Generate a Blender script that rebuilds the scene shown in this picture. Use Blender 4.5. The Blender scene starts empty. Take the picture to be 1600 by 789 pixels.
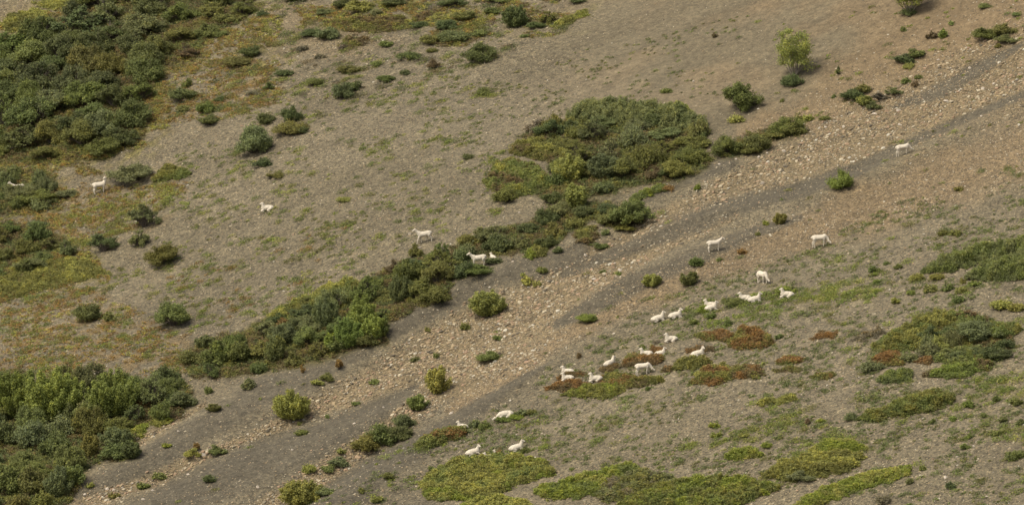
import bpy, bmesh, math, random
import numpy as np
from mathutils import Vector

random.seed(7)
rng = np.random.default_rng(7)
S = bpy.context.scene
COL = S.collection

# ------------------------------------------------------------------ camera
W, H = 1600.0, 789.0                 # photograph size, used to lay things out
D, PITCH, LENS = 600.0, math.radians(8), 270.0
cam_d = bpy.data.cameras.new('camera')
cam_d.lens = LENS; cam_d.sensor_width = 36
cam_d.clip_start = 1; cam_d.clip_end = 5000
cam = bpy.data.objects.new('camera', cam_d); COL.objects.link(cam)
CP = np.array([0.0, -D * math.cos(PITCH), D * math.sin(PITCH)])
cam.location = CP; cam.rotation_euler = (math.pi / 2 - PITCH, 0, 0)
S.camera = cam

# ------------------------------------------------------------------ light
SUN_EL, SUN_AZ = math.radians(56), math.radians(-62)     # azimuth measured from -Y (camera side) to -X (left)
world = bpy.data.worlds.new('World'); S.world = world; world.use_nodes = True
wn = world.node_tree.nodes; wl = world.node_tree.links
sky = wn.new('ShaderNodeTexSky'); sky.sky_type = 'NISHITA'; sky.sun_disc = False
sky.sun_elevation = SUN_EL
sun_dir = Vector((math.sin(SUN_AZ) * math.cos(SUN_EL), -math.cos(SUN_AZ) * math.cos(SUN_EL), math.sin(SUN_EL)))
sky.sun_rotation = math.atan2(sun_dir.x, sun_dir.y)
sky.air_density = 1.0; sky.dust_density = 5.0; sky.ozone_density = 0.6
bg = wn['Background']; bg.inputs[1].default_value = 0.125
hs = wn.new('ShaderNodeHueSaturation'); hs.inputs['Saturation'].default_value = .45      # a pale veiled sky
wl.new(sky.outputs[0], hs.inputs['Color']); wl.new(hs.outputs[0], bg.inputs[0])
sd = bpy.data.lights.new('sun', 'SUN'); sd.energy = 1.7; sd.angle = math.radians(26); sd.color = (1.0, 0.92, 0.77)
so = bpy.data.objects.new('sun', sd); COL.objects.link(so)
so.rotation_euler = sun_dir.to_track_quat('Z', 'Y').to_euler()
vs = S.view_settings
vs.view_transform = 'Standard'; vs.look = 'None'; vs.gamma = 1; vs.use_curve_mapping = False
vs.exposure = 0.52

# ------------------------------------------------------------------ number helpers
def hash2(ix, iy, seed):
    n = (ix.astype(np.int64) * 374761393 + iy.astype(np.int64) * 668265263 + seed * 1442695041) & 0xFFFFFFFF
    n = ((n ^ (n >> 13)) * 1274126177) & 0xFFFFFFFF
    n = n ^ (n >> 16)
    return (n & 0xFFFF) / 65535.0
def vnoise(x, y, seed=0):
    ix = np.floor(x); iy = np.floor(y); fx = x - ix; fy = y - iy
    fx = fx * fx * (3 - 2 * fx); fy = fy * fy * (3 - 2 * fy)
    a = hash2(ix, iy, seed); b = hash2(ix + 1, iy, seed); c = hash2(ix, iy + 1, seed); d = hash2(ix + 1, iy + 1, seed)
    return (a * (1 - fx) + b * fx) * (1 - fy) + (c * (1 - fx) + d * fx) * fy
def fbm(x, y, seed=0, o=4):
    s = 0; amp = 1; t = 0
    for k in range(o):
        s = s + amp * vnoise(x * 2 ** k, y * 2 ** k, seed + 17 * k); t += amp; amp *= .55
    return s / t
def sstep(a, b, x):
    t = np.clip((x - a) / (b - a), 0, 1); return t * t * (3 - 2 * t)

cp_, sp_ = math.cos(PITCH), math.sin(PITCH)
def to_px(x, y, z):
    """world -> photo pixel"""
    vx = x - CP[0]; vy = y - CP[1]; vz = z - CP[2]
    dep = vy * cp_ - vz * sp_; up = vy * sp_ + vz * cp_
    k = LENS / 36.0 * W
    return W / 2 + vx / dep * k, H / 2 - up / dep * k

# streaks of the slope: x, y, half width
STREAK = {
 'tan': [[(1660,85,70),(1500,140,62),(1380,195,48),(1280,240,46),(1180,285,34),(1080,325,24),(1000,365,15),(930,405,18),(850,450,34),(780,500,56),(700,545,58),(600,588,36),(520,622,22),(430,666,11),(330,706,6),(250,745,12),(120,787,16),(40,815,16)],
         [(1150,335,8),(1050,375,14),(980,410,20),(900,450,34),(820,500,56),(740,565,42),(650,635,24),(560,700,20),(480,755,20),(410,800,20)],
         [(320,632,5),(260,664,8),(212,692,9),(170,712,6)]],
 'brown': [[(1660,215,60),(1500,270,42),(1350,325,38),(1250,365,32),(1150,400,25),(1050,440,25),(950,490,20),(860,540,18),(780,590,12),(700,640,8)],
           [(1660,20,50),(1500,60,70),(1380,120,60),(1280,170,40),(1180,215,20)]],
 'grey': [[(1615,58,1),(1580,80,5),(1520,113,13),(1450,150,12),(1395,168,3)],
          [(1660,125,9),(1540,172,8),(1440,215,8),(1340,265,12),(1240,300,15),(1140,325,18),(1040,366,18),(960,396,12),(880,430,6)],
          [(1250,340,5),(1180,362,10),(1100,398,15),(1000,440,18),(930,475,18),(870,508,8)],
          [(1140,255,12),(1050,290,12),(980,325,5)],
          [(900,400,18),(820,422,22),(750,440,26),(690,472,28),(620,505,28),(560,545,24),(480,592,24),(400,620,26),(330,662,26),(260,702,20),(190,740,18),(110,772,12)],
          [(650,605,6),(570,652,22),(480,696,32),(380,735,38),(290,782,36),(200,825,34)],
          [(870,560,1),(820,590,5),(740,640,12),(660,695,22),(580,745,28),(500,800,30)]],
}
def streak_w(px, py, name, soft=.5, jit=None, byh=False):
    out = np.zeros_like(px)
    for line in STREAK[name]:
        for (x0, y0, h0), (x1, y1, h1) in zip(line[:-1], line[1:]):
            dx, dy = x1 - x0, (y1 - y0)
            L2 = dx * dx + dy * dy
            t = np.clip(((px - x0) * dx + (py - y0) * dy) / L2, 0, 1)
            d = np.hypot(px - x0 - t * dx, py - y0 - t * dy)
            h = (h0 + t * (h1 - h0)) * (.84 if name == 'tan' else 0.88 if name == 'grey' else .95)
            if jit is not None: d = d + jit * np.minimum(h, 30)
            w_ = 1 - sstep(h * (1 - soft), h * (1 + soft), d)
            if byh: w_ = w_ * np.clip(h / 22, 0, 1) ** 1.3
            out = np.maximum(out, w_)
    return out

# ------------------------------------------------------------------ terrain height
A, B = .25, .22
def relief(x, y, px0, py0):
    r = .55 * np.sin(x * .11 + y * .05 + 1.3) + .35 * np.sin(x * -.07 + y * .09 + .4)
    r = r + .5 * (fbm(x * .09 + 5, y * .06 + 9, 3, 3) - .5)
    g = streak_w(px0, py0, 'grey', .95, byh=True)
    t = streak_w(px0, py0, 'tan', .7)
    r = r + .75 * g - .30 * t
    r = r + .10 * (fbm(x * .5, y * .4, 11, 3) - .5)
    us, vs_ = px0 * .9 - py0 * .43, px0 * .43 + py0 * .9          # rills running down the fall line
    r = r + .34 * (fbm(us * .0045 + 3, vs_ * .055, 15, 3) - .5) * (.4 + .6 * np.clip(g + t, 0, 1))
    return r
def height(x, y):
    x = np.asarray(x, float); y = np.asarray(y, float)
    base = A * x + B * y
    px0, py0 = to_px(x, y, base)
    inside = np.exp(-(np.maximum(0, np.abs(x) - 60) / 40) ** 2 - (np.maximum(0, np.abs(y) - 80) / 50) ** 2)
    big = 6 * (1 - inside) * (fbm(x * .012 + 3, y * .012 + 8, 21, 3) - .5)
    return base + relief(x, y, px0, py0) * inside + big
_raw_height = height
def axis(fine, step, far):
    c = np.arange(-fine, fine + step, step); o = []; s = step; p = c[-1]
    while p < far:
        s = min(s * 1.25, 12); p += s; o.append(p)
    o = np.array(o); return np.concatenate([-(o[::-1]) - 0, c, o])
xs = axis(46, .14, 420); ys = axis(70, .20, 480)
X, Y = np.meshgrid(xs, ys)
Z = _raw_height(X, Y) + .05 * (fbm(X * 2.1, Y * 1.7, 5, 3) - .5)
def height(x, y):
    x = np.asarray(x, float); y = np.asarray(y, float)
    i = np.clip(np.searchsorted(xs, x) - 1, 0, len(xs) - 2); j = np.clip(np.searchsorted(ys, y) - 1, 0, len(ys) - 2)
    u = (x - xs[i]) / (xs[i + 1] - xs[i]); v = (y - ys[j]) / (ys[j + 1] - ys[j])
    return (Z[j, i] * (1 - u) + Z[j, i + 1] * u) * (1 - v) + (Z[j + 1, i] * (1 - u) + Z[j + 1, i + 1] * u) * v
def ground(px, py):
    """photo pixel -> point of the hillside"""
    k = LENS / 36.0 * W
    px = np.atleast_1d(np.asarray(px, float)); py = np.atleast_1d(np.asarray(py, float))
    u = (px - W / 2) / k; v = (H / 2 - py) / k
    dx = u; dy = cp_ + v * sp_; dz = -sp_ + v * cp_
    t = -(A * CP[0] + B * CP[1] - CP[2]) / (A * dx + B * dy - dz)
    for _ in range(14):
        x = CP[0] + t * dx; y = CP[1] + t * dy; z = CP[2] + t * dz
        f = z - height(x, y)
        t = t + f / (A * dx + B * dy - dz) * .9
    x = CP[0] + t * dx; y = CP[1] + t * dy
    return x, y, height(x, y)
def gpt(px, py):
    x, y, z = ground(px, py); return float(x[0]), float(y[0]), float(z[0])
M = 0.05          # metres per photo pixel at the middle of the slope
def mpp(y): return (D + y * cp_) / D * M

def inpoly(px, py, poly):
    c = np.zeros(px.shape, bool); n = len(poly); j = n - 1
    for i in range(n):
        xi, yi = poly[i]; xj, yj = poly[j]
        if yi != yj:
            c ^= ((yi > py) != (yj > py)) & (px < (xj - xi) * (py - yi) / (yj - yi) + xi)
        j = i
    return c
def polydist(px, py, poly):
    d = np.full(px.shape, 1e9); n = len(poly)
    for i in range(n):
        x0, y0 = poly[i]; x1, y1 = poly[(i + 1) % n]
        dx, dy = x1 - x0, y1 - y0; L2 = dx * dx + dy * dy + 1e-9
        t = np.clip(((px - x0) * dx + (py - y0) * dy) / L2, 0, 1)
        d = np.minimum(d, np.hypot(px - x0 - t * dx, py - y0 - t * dy))
    return np.where(inpoly(px, py, poly), d, -d)

# ------------------------------------------------------------------ object helpers
def tag(o, label=None, cat=None, group=None, kind=None):
    if label: o['label'] = label
    if cat: o['category'] = cat
    if group: o['group'] = group
    if kind: o['kind'] = kind
    return o
def link(name, data, parent=None, loc=None):
    o = bpy.data.objects.new(name, data); COL.objects.link(o)
    if parent: o.parent = parent
    if loc is not None: o.location = loc
    return o
def np_mesh(name, V, F, mat, tint=None, col=None, smooth=False):
    V = np.asarray(V, np.float32); F = np.asarray(F, np.int32); k = F.shape[1]; n = len(F)
    me = bpy.data.meshes.new(name)
    me.vertices.add(len(V)); me.vertices.foreach_set('co', V.ravel())
    me.loops.add(n * k); me.loops.foreach_set('vertex_index', F.ravel())
    me.polygons.add(n); me.polygons.foreach_set('loop_start', np.arange(0, n * k, k, dtype=np.int32))
    me.polygons.foreach_set('use_smooth', np.full(n, smooth))
    me.update(calc_edges=True)
    if tint is not None:
        a = me.attributes.new('tint', 'FLOAT', 'FACE'); a.data.foreach_set('value', np.asarray(tint, np.float32))
    if col is not None:
        dom = 'POINT' if len(col) == len(V) else 'FACE'
        a = me.attributes.new('col', 'FLOAT_COLOR', dom)
        c = np.ones((len(col), 4), np.float32); c[:, :col.shape[1]] = col; a.data.foreach_set('color', c.ravel())
    me.materials.append(mat)
    return me

# ------------------------------------------------------------------ materials
def newmat(name):
    m = bpy.data.materials.new(name); m.use_nodes = True
    nt = m.node_tree; b = nt.nodes['Principled BSDF']; b.inputs['Specular IOR Level'].default_value = .2
    return m, nt, b
def mat_ground():
    m, nt, b = newmat('scree_ground'); N = nt.nodes.new; L = nt.links.new
    at = N('ShaderNodeAttribute'); at.attribute_name = 'col'
    tc = N('ShaderNodeTexCoord')
    mp = N('ShaderNodeMapping'); L(tc.outputs['Object'], mp.inputs[0])
    v = N('ShaderNodeTexVoronoi'); v.inputs['Scale'].default_value = 8.5; L(mp.outputs[0], v.inputs[0])
    sx = N('ShaderNodeSeparateColor'); L(v.outputs['Color'], sx.inputs[0])
    r = N('ShaderNodeValToRGB'); L(sx.outputs[0], r.inputs[0])
    e = r.color_ramp.elements; e[0].position = 0; e[0].color = (.38, .38, .38, 1); e[1].position = 1; e[1].color = (2.0, 1.9, 1.7, 1)
    for p, c in ((.35, (.85, .85, .86)), (.75, (1.1, 1.08, 1.04)), (.93, (1.3, 1.25, 1.18))):
        q = e.new(p); q.color = (*c, 1)
    n = N('ShaderNodeTexNoise'); n.inputs['Scale'].default_value = 1.7; n.inputs['Detail'].default_value = 8; n.inputs['Roughness'].default_value = .7
    L(mp.outputs[0], n.inputs[0])
    r2 = N('ShaderNodeMapRange'); r2.inputs[1].default_value = .3; r2.inputs[2].default_value = .7; r2.inputs[3].default_value = .72; r2.inputs[4].default_value = 1.28
    L(n.outputs[0], r2.inputs[0])
    m1 = N('ShaderNodeMix'); m1.data_type = 'RGBA'; m1.blend_type = 'MULTIPLY'; m1.inputs[0].default_value = 1; m1.clamp_result = False
    L(at.outputs['Alpha'], m1.inputs[0]); L(at.outputs['Color'], m1.inputs[6]); L(r.outputs[0], m1.inputs[7])
    m2 = N('ShaderNodeMix'); m2.data_type = 'RGBA'; m2.blend_type = 'MULTIPLY'; m2.inputs[0].default_value = 1
    L(m1.outputs[2], m2.inputs[6]); L(r2.outputs[0], m2.inputs[7]); L(m2.outputs[2], b.inputs['Base Color'])
    b.inputs['Roughness'].default_value = .95
    bp = N('ShaderNodeBump'); bp.inputs['Strength'].default_value = .5; bp.inputs['Distance'].default_value = .03
    ad = N('ShaderNodeMath'); ad.operation = 'SUBTRACT'; L(n.outputs[0], ad.inputs[0]); L(v.outputs['Distance'], ad.inputs[1])
    L(ad.outputs[0], bp.inputs['Height']); L(bp.outputs[0], b.inputs['Normal'])
    return m
def mat_leaf(name, use_obj):
    m, nt, b = newmat(name); N = nt.nodes.new; L = nt.links.new
    b.inputs['Roughness'].default_value = .6
    t = N('ShaderNodeAttribute'); t.attribute_name = 'tint'
    if use_obj:
        oi = N('ShaderNodeObjectInfo'); src = oi.outputs['Color']
    else:
        ca = N('ShaderNodeAttribute'); ca.attribute_name = 'col'; src = ca.outputs['Color']
    r = N('ShaderNodeValToRGB'); L(t.outputs['Fac'], r.inputs[0])
    e = r.color_ramp.elements
    e[0].position = 0; e[0].color = (.58, .60, .55, 1); e[1].position = 1; e[1].color = (1.75, 1.6, 1.05, 1)
    q = e.new(.5); q.color = (.95, 1, 1, 1); q = e.new(.85); q.color = (1.25, 1.25, 1.0, 1)
    m1 = N('ShaderNodeMix'); m1.data_type = 'RGBA'; m1.blend_type = 'MULTIPLY'; m1.inputs[0].default_value = 1
    L(src, m1.inputs[6]); L(r.outputs[0], m1.inputs[7]); L(m1.outputs[2], b.inputs['Base Color'])
    tr = N('ShaderNodeBsdfTranslucent'); L(m1.outputs[2], tr.inputs[0])
    mx = N('ShaderNodeMixShader'); mx.inputs[0].default_value = .3
    out = nt.nodes['Material Output']
    L(b.outputs[0], mx.inputs[1]); L(tr.outputs[0], mx.inputs[2]); L(mx.outputs[0], out.inputs[0])
    return m
def mat_plain(name, c, rough=.9, noise=.25, scale=8, bump=0):
    m, nt, b = newmat(name); N = nt.nodes.new; L = nt.links.new
    n = N('ShaderNodeTexNoise'); n.inputs['Scale'].default_value = scale; n.inputs['Detail'].default_value = 6
    tc = N('ShaderNodeTexCoord'); L(tc.outputs['Object'], n.inputs[0])
    r = N('ShaderNodeValToRGB'); L(n.outputs[0], r.inputs[0])
    e = r.color_ramp.elements; e[0].position = .3; e[1].position = .7
    e[0].color = (*[x * (1 - noise) for x in c], 1); e[1].color = (*[min(x * (1 + noise * .6), 1) for x in c], 1)
    L(r.outputs[0], b.inputs['Base Color']); b.inputs['Roughness'].default_value = rough
    if bump:
        bp = N('ShaderNodeBump'); bp.inputs['Strength'].default_value = bump; bp.inputs['Distance'].default_value = .03
        L(n.outputs[0], bp.inputs['Height']); L(bp.outputs[0], b.inputs['Normal'])
    return m
def mat_attr(name):
    m, nt, b = newmat(name); N = nt.nodes.new; L = nt.links.new
    ca = N('ShaderNodeAttribute'); ca.attribute_name = 'col'
    n = N('ShaderNodeTexNoise'); n.inputs['Scale'].default_value = 14; n.inputs['Detail'].default_value = 4
    tc = N('ShaderNodeTexCoord'); L(tc.outputs['Object'], n.inputs[0])
    r2 = N('ShaderNodeMapRange'); r2.inputs[1].default_value = .3; r2.inputs[2].default_value = .7; r2.inputs[3].default_value = .75; r2.inputs[4].default_value = 1.2
    L(n.outputs[0], r2.inputs[0])
    m2 = N('ShaderNodeMix'); m2.data_type = 'RGBA'; m2.blend_type = 'MULTIPLY'; m2.inputs[0].default_value = 1
    L(ca.outputs['Color'], m2.inputs[6]); L(r2.outputs[0], m2.inputs[7]); L(m2.outputs[2], b.inputs['Base Color'])
    b.inputs['Roughness'].default_value = .9
    return m
MG = mat_ground(); ML = mat_leaf('leaves', True); MLC = mat_leaf('mat_leaves', False)
MST = mat_plain('bark_grey', (.11, .09, .07)); MBK = mat_plain('bark_pale', (.26, .22, .17))
MROCK = mat_attr('loose_stone'); MPALE = mat_plain('pale_rock', (.47, .40, .31), .9, .35, 5, .6)
MFUR = mat_plain('white_fleece', (.57, .50, .385), .95, .10, 9, .5)
MHORN = mat_plain('horn', (.34, .25, .14), .6, .3, 30); MDARK = mat_plain('dark_eye', (.02, .015, .01), .3, .1)
MHOOF = mat_plain('hoof', (.22, .17, .11), .6, .2); MNOSE = mat_plain('nose_skin', (.14, .10, .08), .6, .2)

# ------------------------------------------------------------------ vegetation zones (photo px outlines of real patches)
THICK = {
 'upper left': [(55,60),(110,18),(150,-14),(400,-14),(385,30),(335,52),(305,92),(250,108),(240,140),(212,185),(225,212),(170,246),(100,252),(60,258),(-20,258),(-20,80)],
 'left middle': [(-20,262),(70,266),(80,290),(95,325),(-20,338)],
 'left lower': [(-20,348),(60,352),(100,375),(80,408),(40,440),(-20,442)],
 'bottom left': [(-20,590),(60,600),(110,585),(200,592),(280,590),(300,612),(285,650),(215,665),(213,715),(140,722),(100,805),(-20,812)],
 'lower middle': [(285,555),(320,530),(380,520),(425,498),(480,470),(560,445),(620,412),(680,398),(735,395),(745,425),(705,440),(700,468),(650,482),(600,510),(603,535),(540,550),(470,572),(400,582),(330,592),(300,590)],
 'upper middle': [(700,388),(740,368),(820,350),(860,325),(900,312),(960,322),(1015,328),(1005,350),(960,356),(925,342),(880,368),(850,392),(780,400),(730,408)],
 'centre': [(808,215),(850,197),(900,185),(960,182),(1060,190),(1105,205),(1100,235),(1105,262),(1060,280),(1000,290),(960,300),(900,312),(860,320),(835,305),(865,280),(860,255),(880,235)],
 'upper right': [(1108,240),(1150,218),(1200,200),(1255,197),(1248,210),(1200,222),(1188,240),(1130,246)],
 'right': [(1440,548),(1455,515),(1500,500),(1540,498),(1585,515),(1572,558),(1500,568),(1450,562)],
}
OCHRE = [[(60,290),(200,285),(290,290),(240,345),(140,365),(110,385),(60,345)], [(235,108),(330,95),(430,100),(430,150),(330,185),(240,190)],
         [(-10,475),(110,445),(190,480),(290,545),(280,580),(-10,600)], [(-10,330),(60,330),(120,360),(120,385),(-10,360)]]
MOSSY = [[(70,0),(120,0),(70,60),(-20,80),(20,40)], [(300,30),(420,20),(420,100),(240,110)], [(480,20),(650,25),(640,50),(520,50)],
         [(600,0),(720,0),(800,20),(720,60),(670,50)], [(800,20),(920,15),(850,45),(810,50)], [(180,140),(250,110),(260,180),(230,230),(160,250),(100,265),(60,330),(-20,335),(-20,260)],
         [(-20,380),(150,400),(160,430),(60,455),(-20,475)], [(1230,470),(1290,440),(1420,435),(1350,472)], [(1490,640),(1530,595),(1620,580),(1620,690),(1520,685)]]
GRAVELLY = [[(-10,-10),(60,-10),(30,40),(-10,60)], [(395,10),(480,0),(640,60),(560,90),(420,90)]]

# ------------------------------------------------------------------ ground sheet
PX, PY = to_px(X, Y, Z)
jit = (fbm(X * .35, Y * .22, 31, 4) - .5) * 1.9
def lerp(a, b, w): return a * (1 - w[..., None]) + np.asarray(b) * w[..., None]
C_BASE = np.array([.146, .122, .077]); C_GREY = np.array([.090, .077, .052]); C_TAN = np.array([.165, .128, .072])
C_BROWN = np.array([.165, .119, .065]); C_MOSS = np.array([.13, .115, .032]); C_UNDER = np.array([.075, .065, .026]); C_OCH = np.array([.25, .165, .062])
gc = np.ones(X.shape + (3,)) * C_BASE
n1 = fbm(X * .12, Y * .08, 41, 4); n2 = fbm(X * 1.3, Y * .9, 43, 3)
gc = lerp(gc, C_BROWN, sstep(700, 1150, PX) * sstep(260, 60, PY) * .75)
gc = lerp(gc, C_BASE * [.88, .88, .86], sstep(.45, .65, n1) * .8)
gc = lerp(gc, C_GREY * 1.2, sstep(.35, .6, n1) * .5 * sstep(950, 700, PX) * sstep(400, 620, PY))
gc = lerp(gc, C_BROWN * 1.05, streak_w(PX, PY, 'brown', .6, jit) * .75)
gc = lerp(gc, C_TAN, streak_w(PX, PY, 'tan', .45, jit) * .85)
gc = lerp(gc, C_GREY, streak_w(PX, PY, 'grey', .42, jit * .6) * .95)
for p in GRAVELLY:
    gc = lerp(gc, C_TAN, sstep(-12, 12, polydist(PX, PY, p) + jit * 20) * .6)
for p in OCHRE:
    w = sstep(-35, 35, polydist(PX, PY, p) + jit * 50)
    gc = lerp(gc, C_OCH * .7, w * sstep(.50, .68, n2) * .55)
for mi, p in enumerate(MOSSY):
    w = sstep(-22, 25, polydist(PX, PY, p) + jit * 45) * (.35 if mi > 6 else 1)
    gc = lerp(gc, C_MOSS, w * sstep(.38, .58, n2) * .7)
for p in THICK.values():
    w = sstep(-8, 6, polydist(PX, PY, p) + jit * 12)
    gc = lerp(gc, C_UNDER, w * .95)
us = (PX * .9 - PY * .43); vs_ = (PX * .43 + PY * .9)
st_ = fbm(us * .006, vs_ * .07, 81, 4); gc = gc * (.80 + .40 * st_)[..., None]
gc = gc * (0.80 + .40 * fbm(X * 3.1, Y * 2.3, 51, 2))[..., None]
nx, ny = len(xs), len(ys)
idx = np.arange(nx * ny).reshape(ny, nx)
F = np.stack([idx[:-1, :-1], idx[:-1, 1:], idx[1:, 1:], idx[1:, :-1]], -1).reshape(-1, 4)
smooth_part = sstep(800, 1000, PX) * sstep(230, 120, PY + (PX - 1250) * .35)
al = 1 - .55 * np.clip(smooth_part, 0, 1) - .35 * streak_w(PX, PY, 'grey', .5)
gca = np.concatenate([gc, np.clip(al, .3, 1)[..., None]], -1)
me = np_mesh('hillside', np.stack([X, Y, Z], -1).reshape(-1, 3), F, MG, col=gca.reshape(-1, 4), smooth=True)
tag(link('hillside', me), kind='structure')

# ------------------------------------------------------------------ loose stones (nobody could count them)
def rock_unit(seed, tris=20):
    bm = bmesh.new(); bmesh.ops.create_icosphere(bm, subdivisions=1, radius=1)
    r = random.Random(seed)
    for v in bm.verts:
        v.co *= r.uniform(.65, 1.15)
    bm.faces.ensure_lookup_table()
    V = np.array([v.co[:] for v in bm.verts]); F = np.array([[v.index for v in f.verts] for f in bm.faces]); bm.free()
    return V, F
def octa(seed):
    r = np.random.default_rng(seed); V = np.array([(1,0,0),(0,1,0),(-1,0,0),(0,-1,0),(0,0,1),(0,0,-1)], float) * r.uniform(.6, 1.2, (6, 1))
    F = np.array([(0,1,4),(1,2,4),(2,3,4),(3,0,4),(1,0,5),(2,1,5),(3,2,5),(0,3,5)]); return V, F
def scatter_rocks(name, px, py, size, cols, units, label=None):
    x, y, z = ground(px, py); n = len(x); Vs = []; Fs = []; Cs = []; off = 0
    which = rng.integers(0, len(units), n)
    for k, (UV, UF) in enumerate(units):
        s = np.where(which == k)[0]
        if not len(s): continue
        a = rng.uniform(0, 6.283, len(s)); sc = size[s][:, None] * rng.uniform(.6, 1.15, (len(s), 3)) * [1, 1, .6]
        P = UV[None] * sc[:, None, :]
        ca, sa = np.cos(a)[:, None], np.sin(a)[:, None]
        Q = np.stack([P[..., 0] * ca - P[..., 1] * sa, P[..., 0] * sa + P[..., 1] * ca, P[..., 2]], -1)
        Q[..., 2] += Q[..., 0] * A + Q[..., 1] * B
        Q += np.stack([x[s], y[s], z[s] + size[s] * .12], -1)[:, None, :]
        Vs.append(Q.reshape(-1, 3)); Fs.append((UF[None] + (np.arange(len(s)) * len(UV))[:, None, None] + off).reshape(-1, 3)); off += len(s) * len(UV)
        Cs.append(np.repeat(cols[s], len(UF), 0))
    o = link(name, np_mesh(name, np.concatenate(Vs), np.concatenate(Fs), MROCK, col=np.concatenate(Cs)))
    tag(o, label, 'stones', kind='stuff'); return o
SC = np.array([(.33,.25,.145),(.27,.20,.115),(.43,.36,.24),(.20,.155,.095),(.12,.10,.07),(.33,.225,.14),(.50,.45,.34),(.25,.21,.14)])
def cand(n):
    px = rng.uniform(-30, 1630, n); py = rng.uniform(-25, 815, n); return px, py
px, py = cand(700000)
j2 = (fbm(px * .02, py * .04, 61, 3) - .5) * 1.6
wt = streak_w(px, py, 'tan', .5, j2)
keep = rng.random(len(px)) < wt * (1 - .96 * streak_w(px, py, 'grey', .35, j2 * .5)) * .24 * (.35 + 1.3 * vnoise(px * .03, py * .06, 71))
for p in THICK.values(): keep &= ~inpoly(px, py, p)
px1, py1 = px[keep], py[keep]; n = len(px1)
sz = .045 + .05 * rng.random(n) + .16 * rng.random(n) ** 6
cs = SC[rng.choice(8, n, p=[.2,.2,.12,.14,.1,.12,.04,.08])] * rng.uniform(.7, 1.05, (n, 1))
scatter_rocks('scree_stones', px1, py1, sz, cs, [rock_unit(i) for i in range(6)], 'tan, pink and grey broken stones lying thick along the scree chute')
px, py = cand(560000)
wt = .22 + .6 * streak_w(px, py, 'brown', .5) + .28 * streak_w(px, py, 'tan', .5) - .03 * streak_w(px, py, 'grey', .5)
for p in GRAVELLY: wt = wt + .5 * inpoly(px, py, p)
wt = wt * (1 - .65 * sstep(800, 1000, px) * sstep(230, 120, py + (px - 1250) * .35))
keep = rng.random(len(px)) < wt * .5 * (.4 + 1.2 * vnoise(px * .025, py * .05, 73))
for p in THICK.values(): keep &= ~inpoly(px, py, p)
px1, py1 = px[keep], py[keep]; n = len(px1)
sz = .038 + .035 * rng.random(n) + .08 * rng.random(n) ** 7
cs = SC[rng.choice(8, n, p=[.13,.14,.12,.15,.30,.03,.03,.10])] * rng.uniform(.75, 1.1, (n, 1))
scatter_rocks('pebbles', px1, py1, sz, cs, [octa(i) for i in range(5)], 'small grey and tan pebbles sprinkled over the whole hillside')

# ------------------------------------------------------------------ leaves
def norm(v): return v / (np.linalg.norm(v, axis=-1, keepdims=True) + 1e-9)
def leaves(P, out, size, up=.7, outw=.8, ar=.5, r=rng):
    """rhombic leaves at P; normals lean up and outward"""
    n = len(P); N = norm(r.normal(size=(n, 3)) * .75 + np.array([0, 0, up]) + out * outw)
    T = norm(np.cross(N, norm(r.normal(size=(n, 3)))))
    Bv = np.cross(N, T); s = np.asarray(size).reshape(-1, 1) * r.uniform(.6, 1.35, (n, 1))
    V = np.stack([P - T * s, P + Bv * s * ar, P + T * s, P - Bv * s * ar], 1).reshape(-1, 3)
    F = np.arange(n * 4).reshape(-1, 4)
    return V, F
def tube(pts, rad, sides=4):
    pts = np.asarray(pts, float); n = len(pts); V = []; F = []
    for i in range(n):
        d = pts[min(i + 1, n - 1)] - pts[max(i - 1, 0)]; d = d / (np.linalg.norm(d) + 1e-9)
        u = np.cross(d, [.3, .9, .1]); u /= np.linalg.norm(u); v = np.cross(d, u)
        for k in range(sides):
            a = 2 * math.pi * k / sides; V.append(pts[i] + rad[i] * (math.cos(a) * u + math.sin(a) * v))
    for i in range(n - 1):
        for k in range(sides):
            F.append((i * sides + k, i * sides + (k + 1) % sides, (i + 1) * sides + (k + 1) % sides, (i + 1) * sides + k))
    F.append(tuple((n - 1) * sides + k for k in range(4)))
    return np.array(V), np.array(F)
def join(parts):
    Vs, Fs, o = [], [], 0
    for V, F in parts: Vs.append(V); Fs.append(F + o); o += len(V)
    return np.concatenate(Vs), np.concatenate(Fs)

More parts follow.
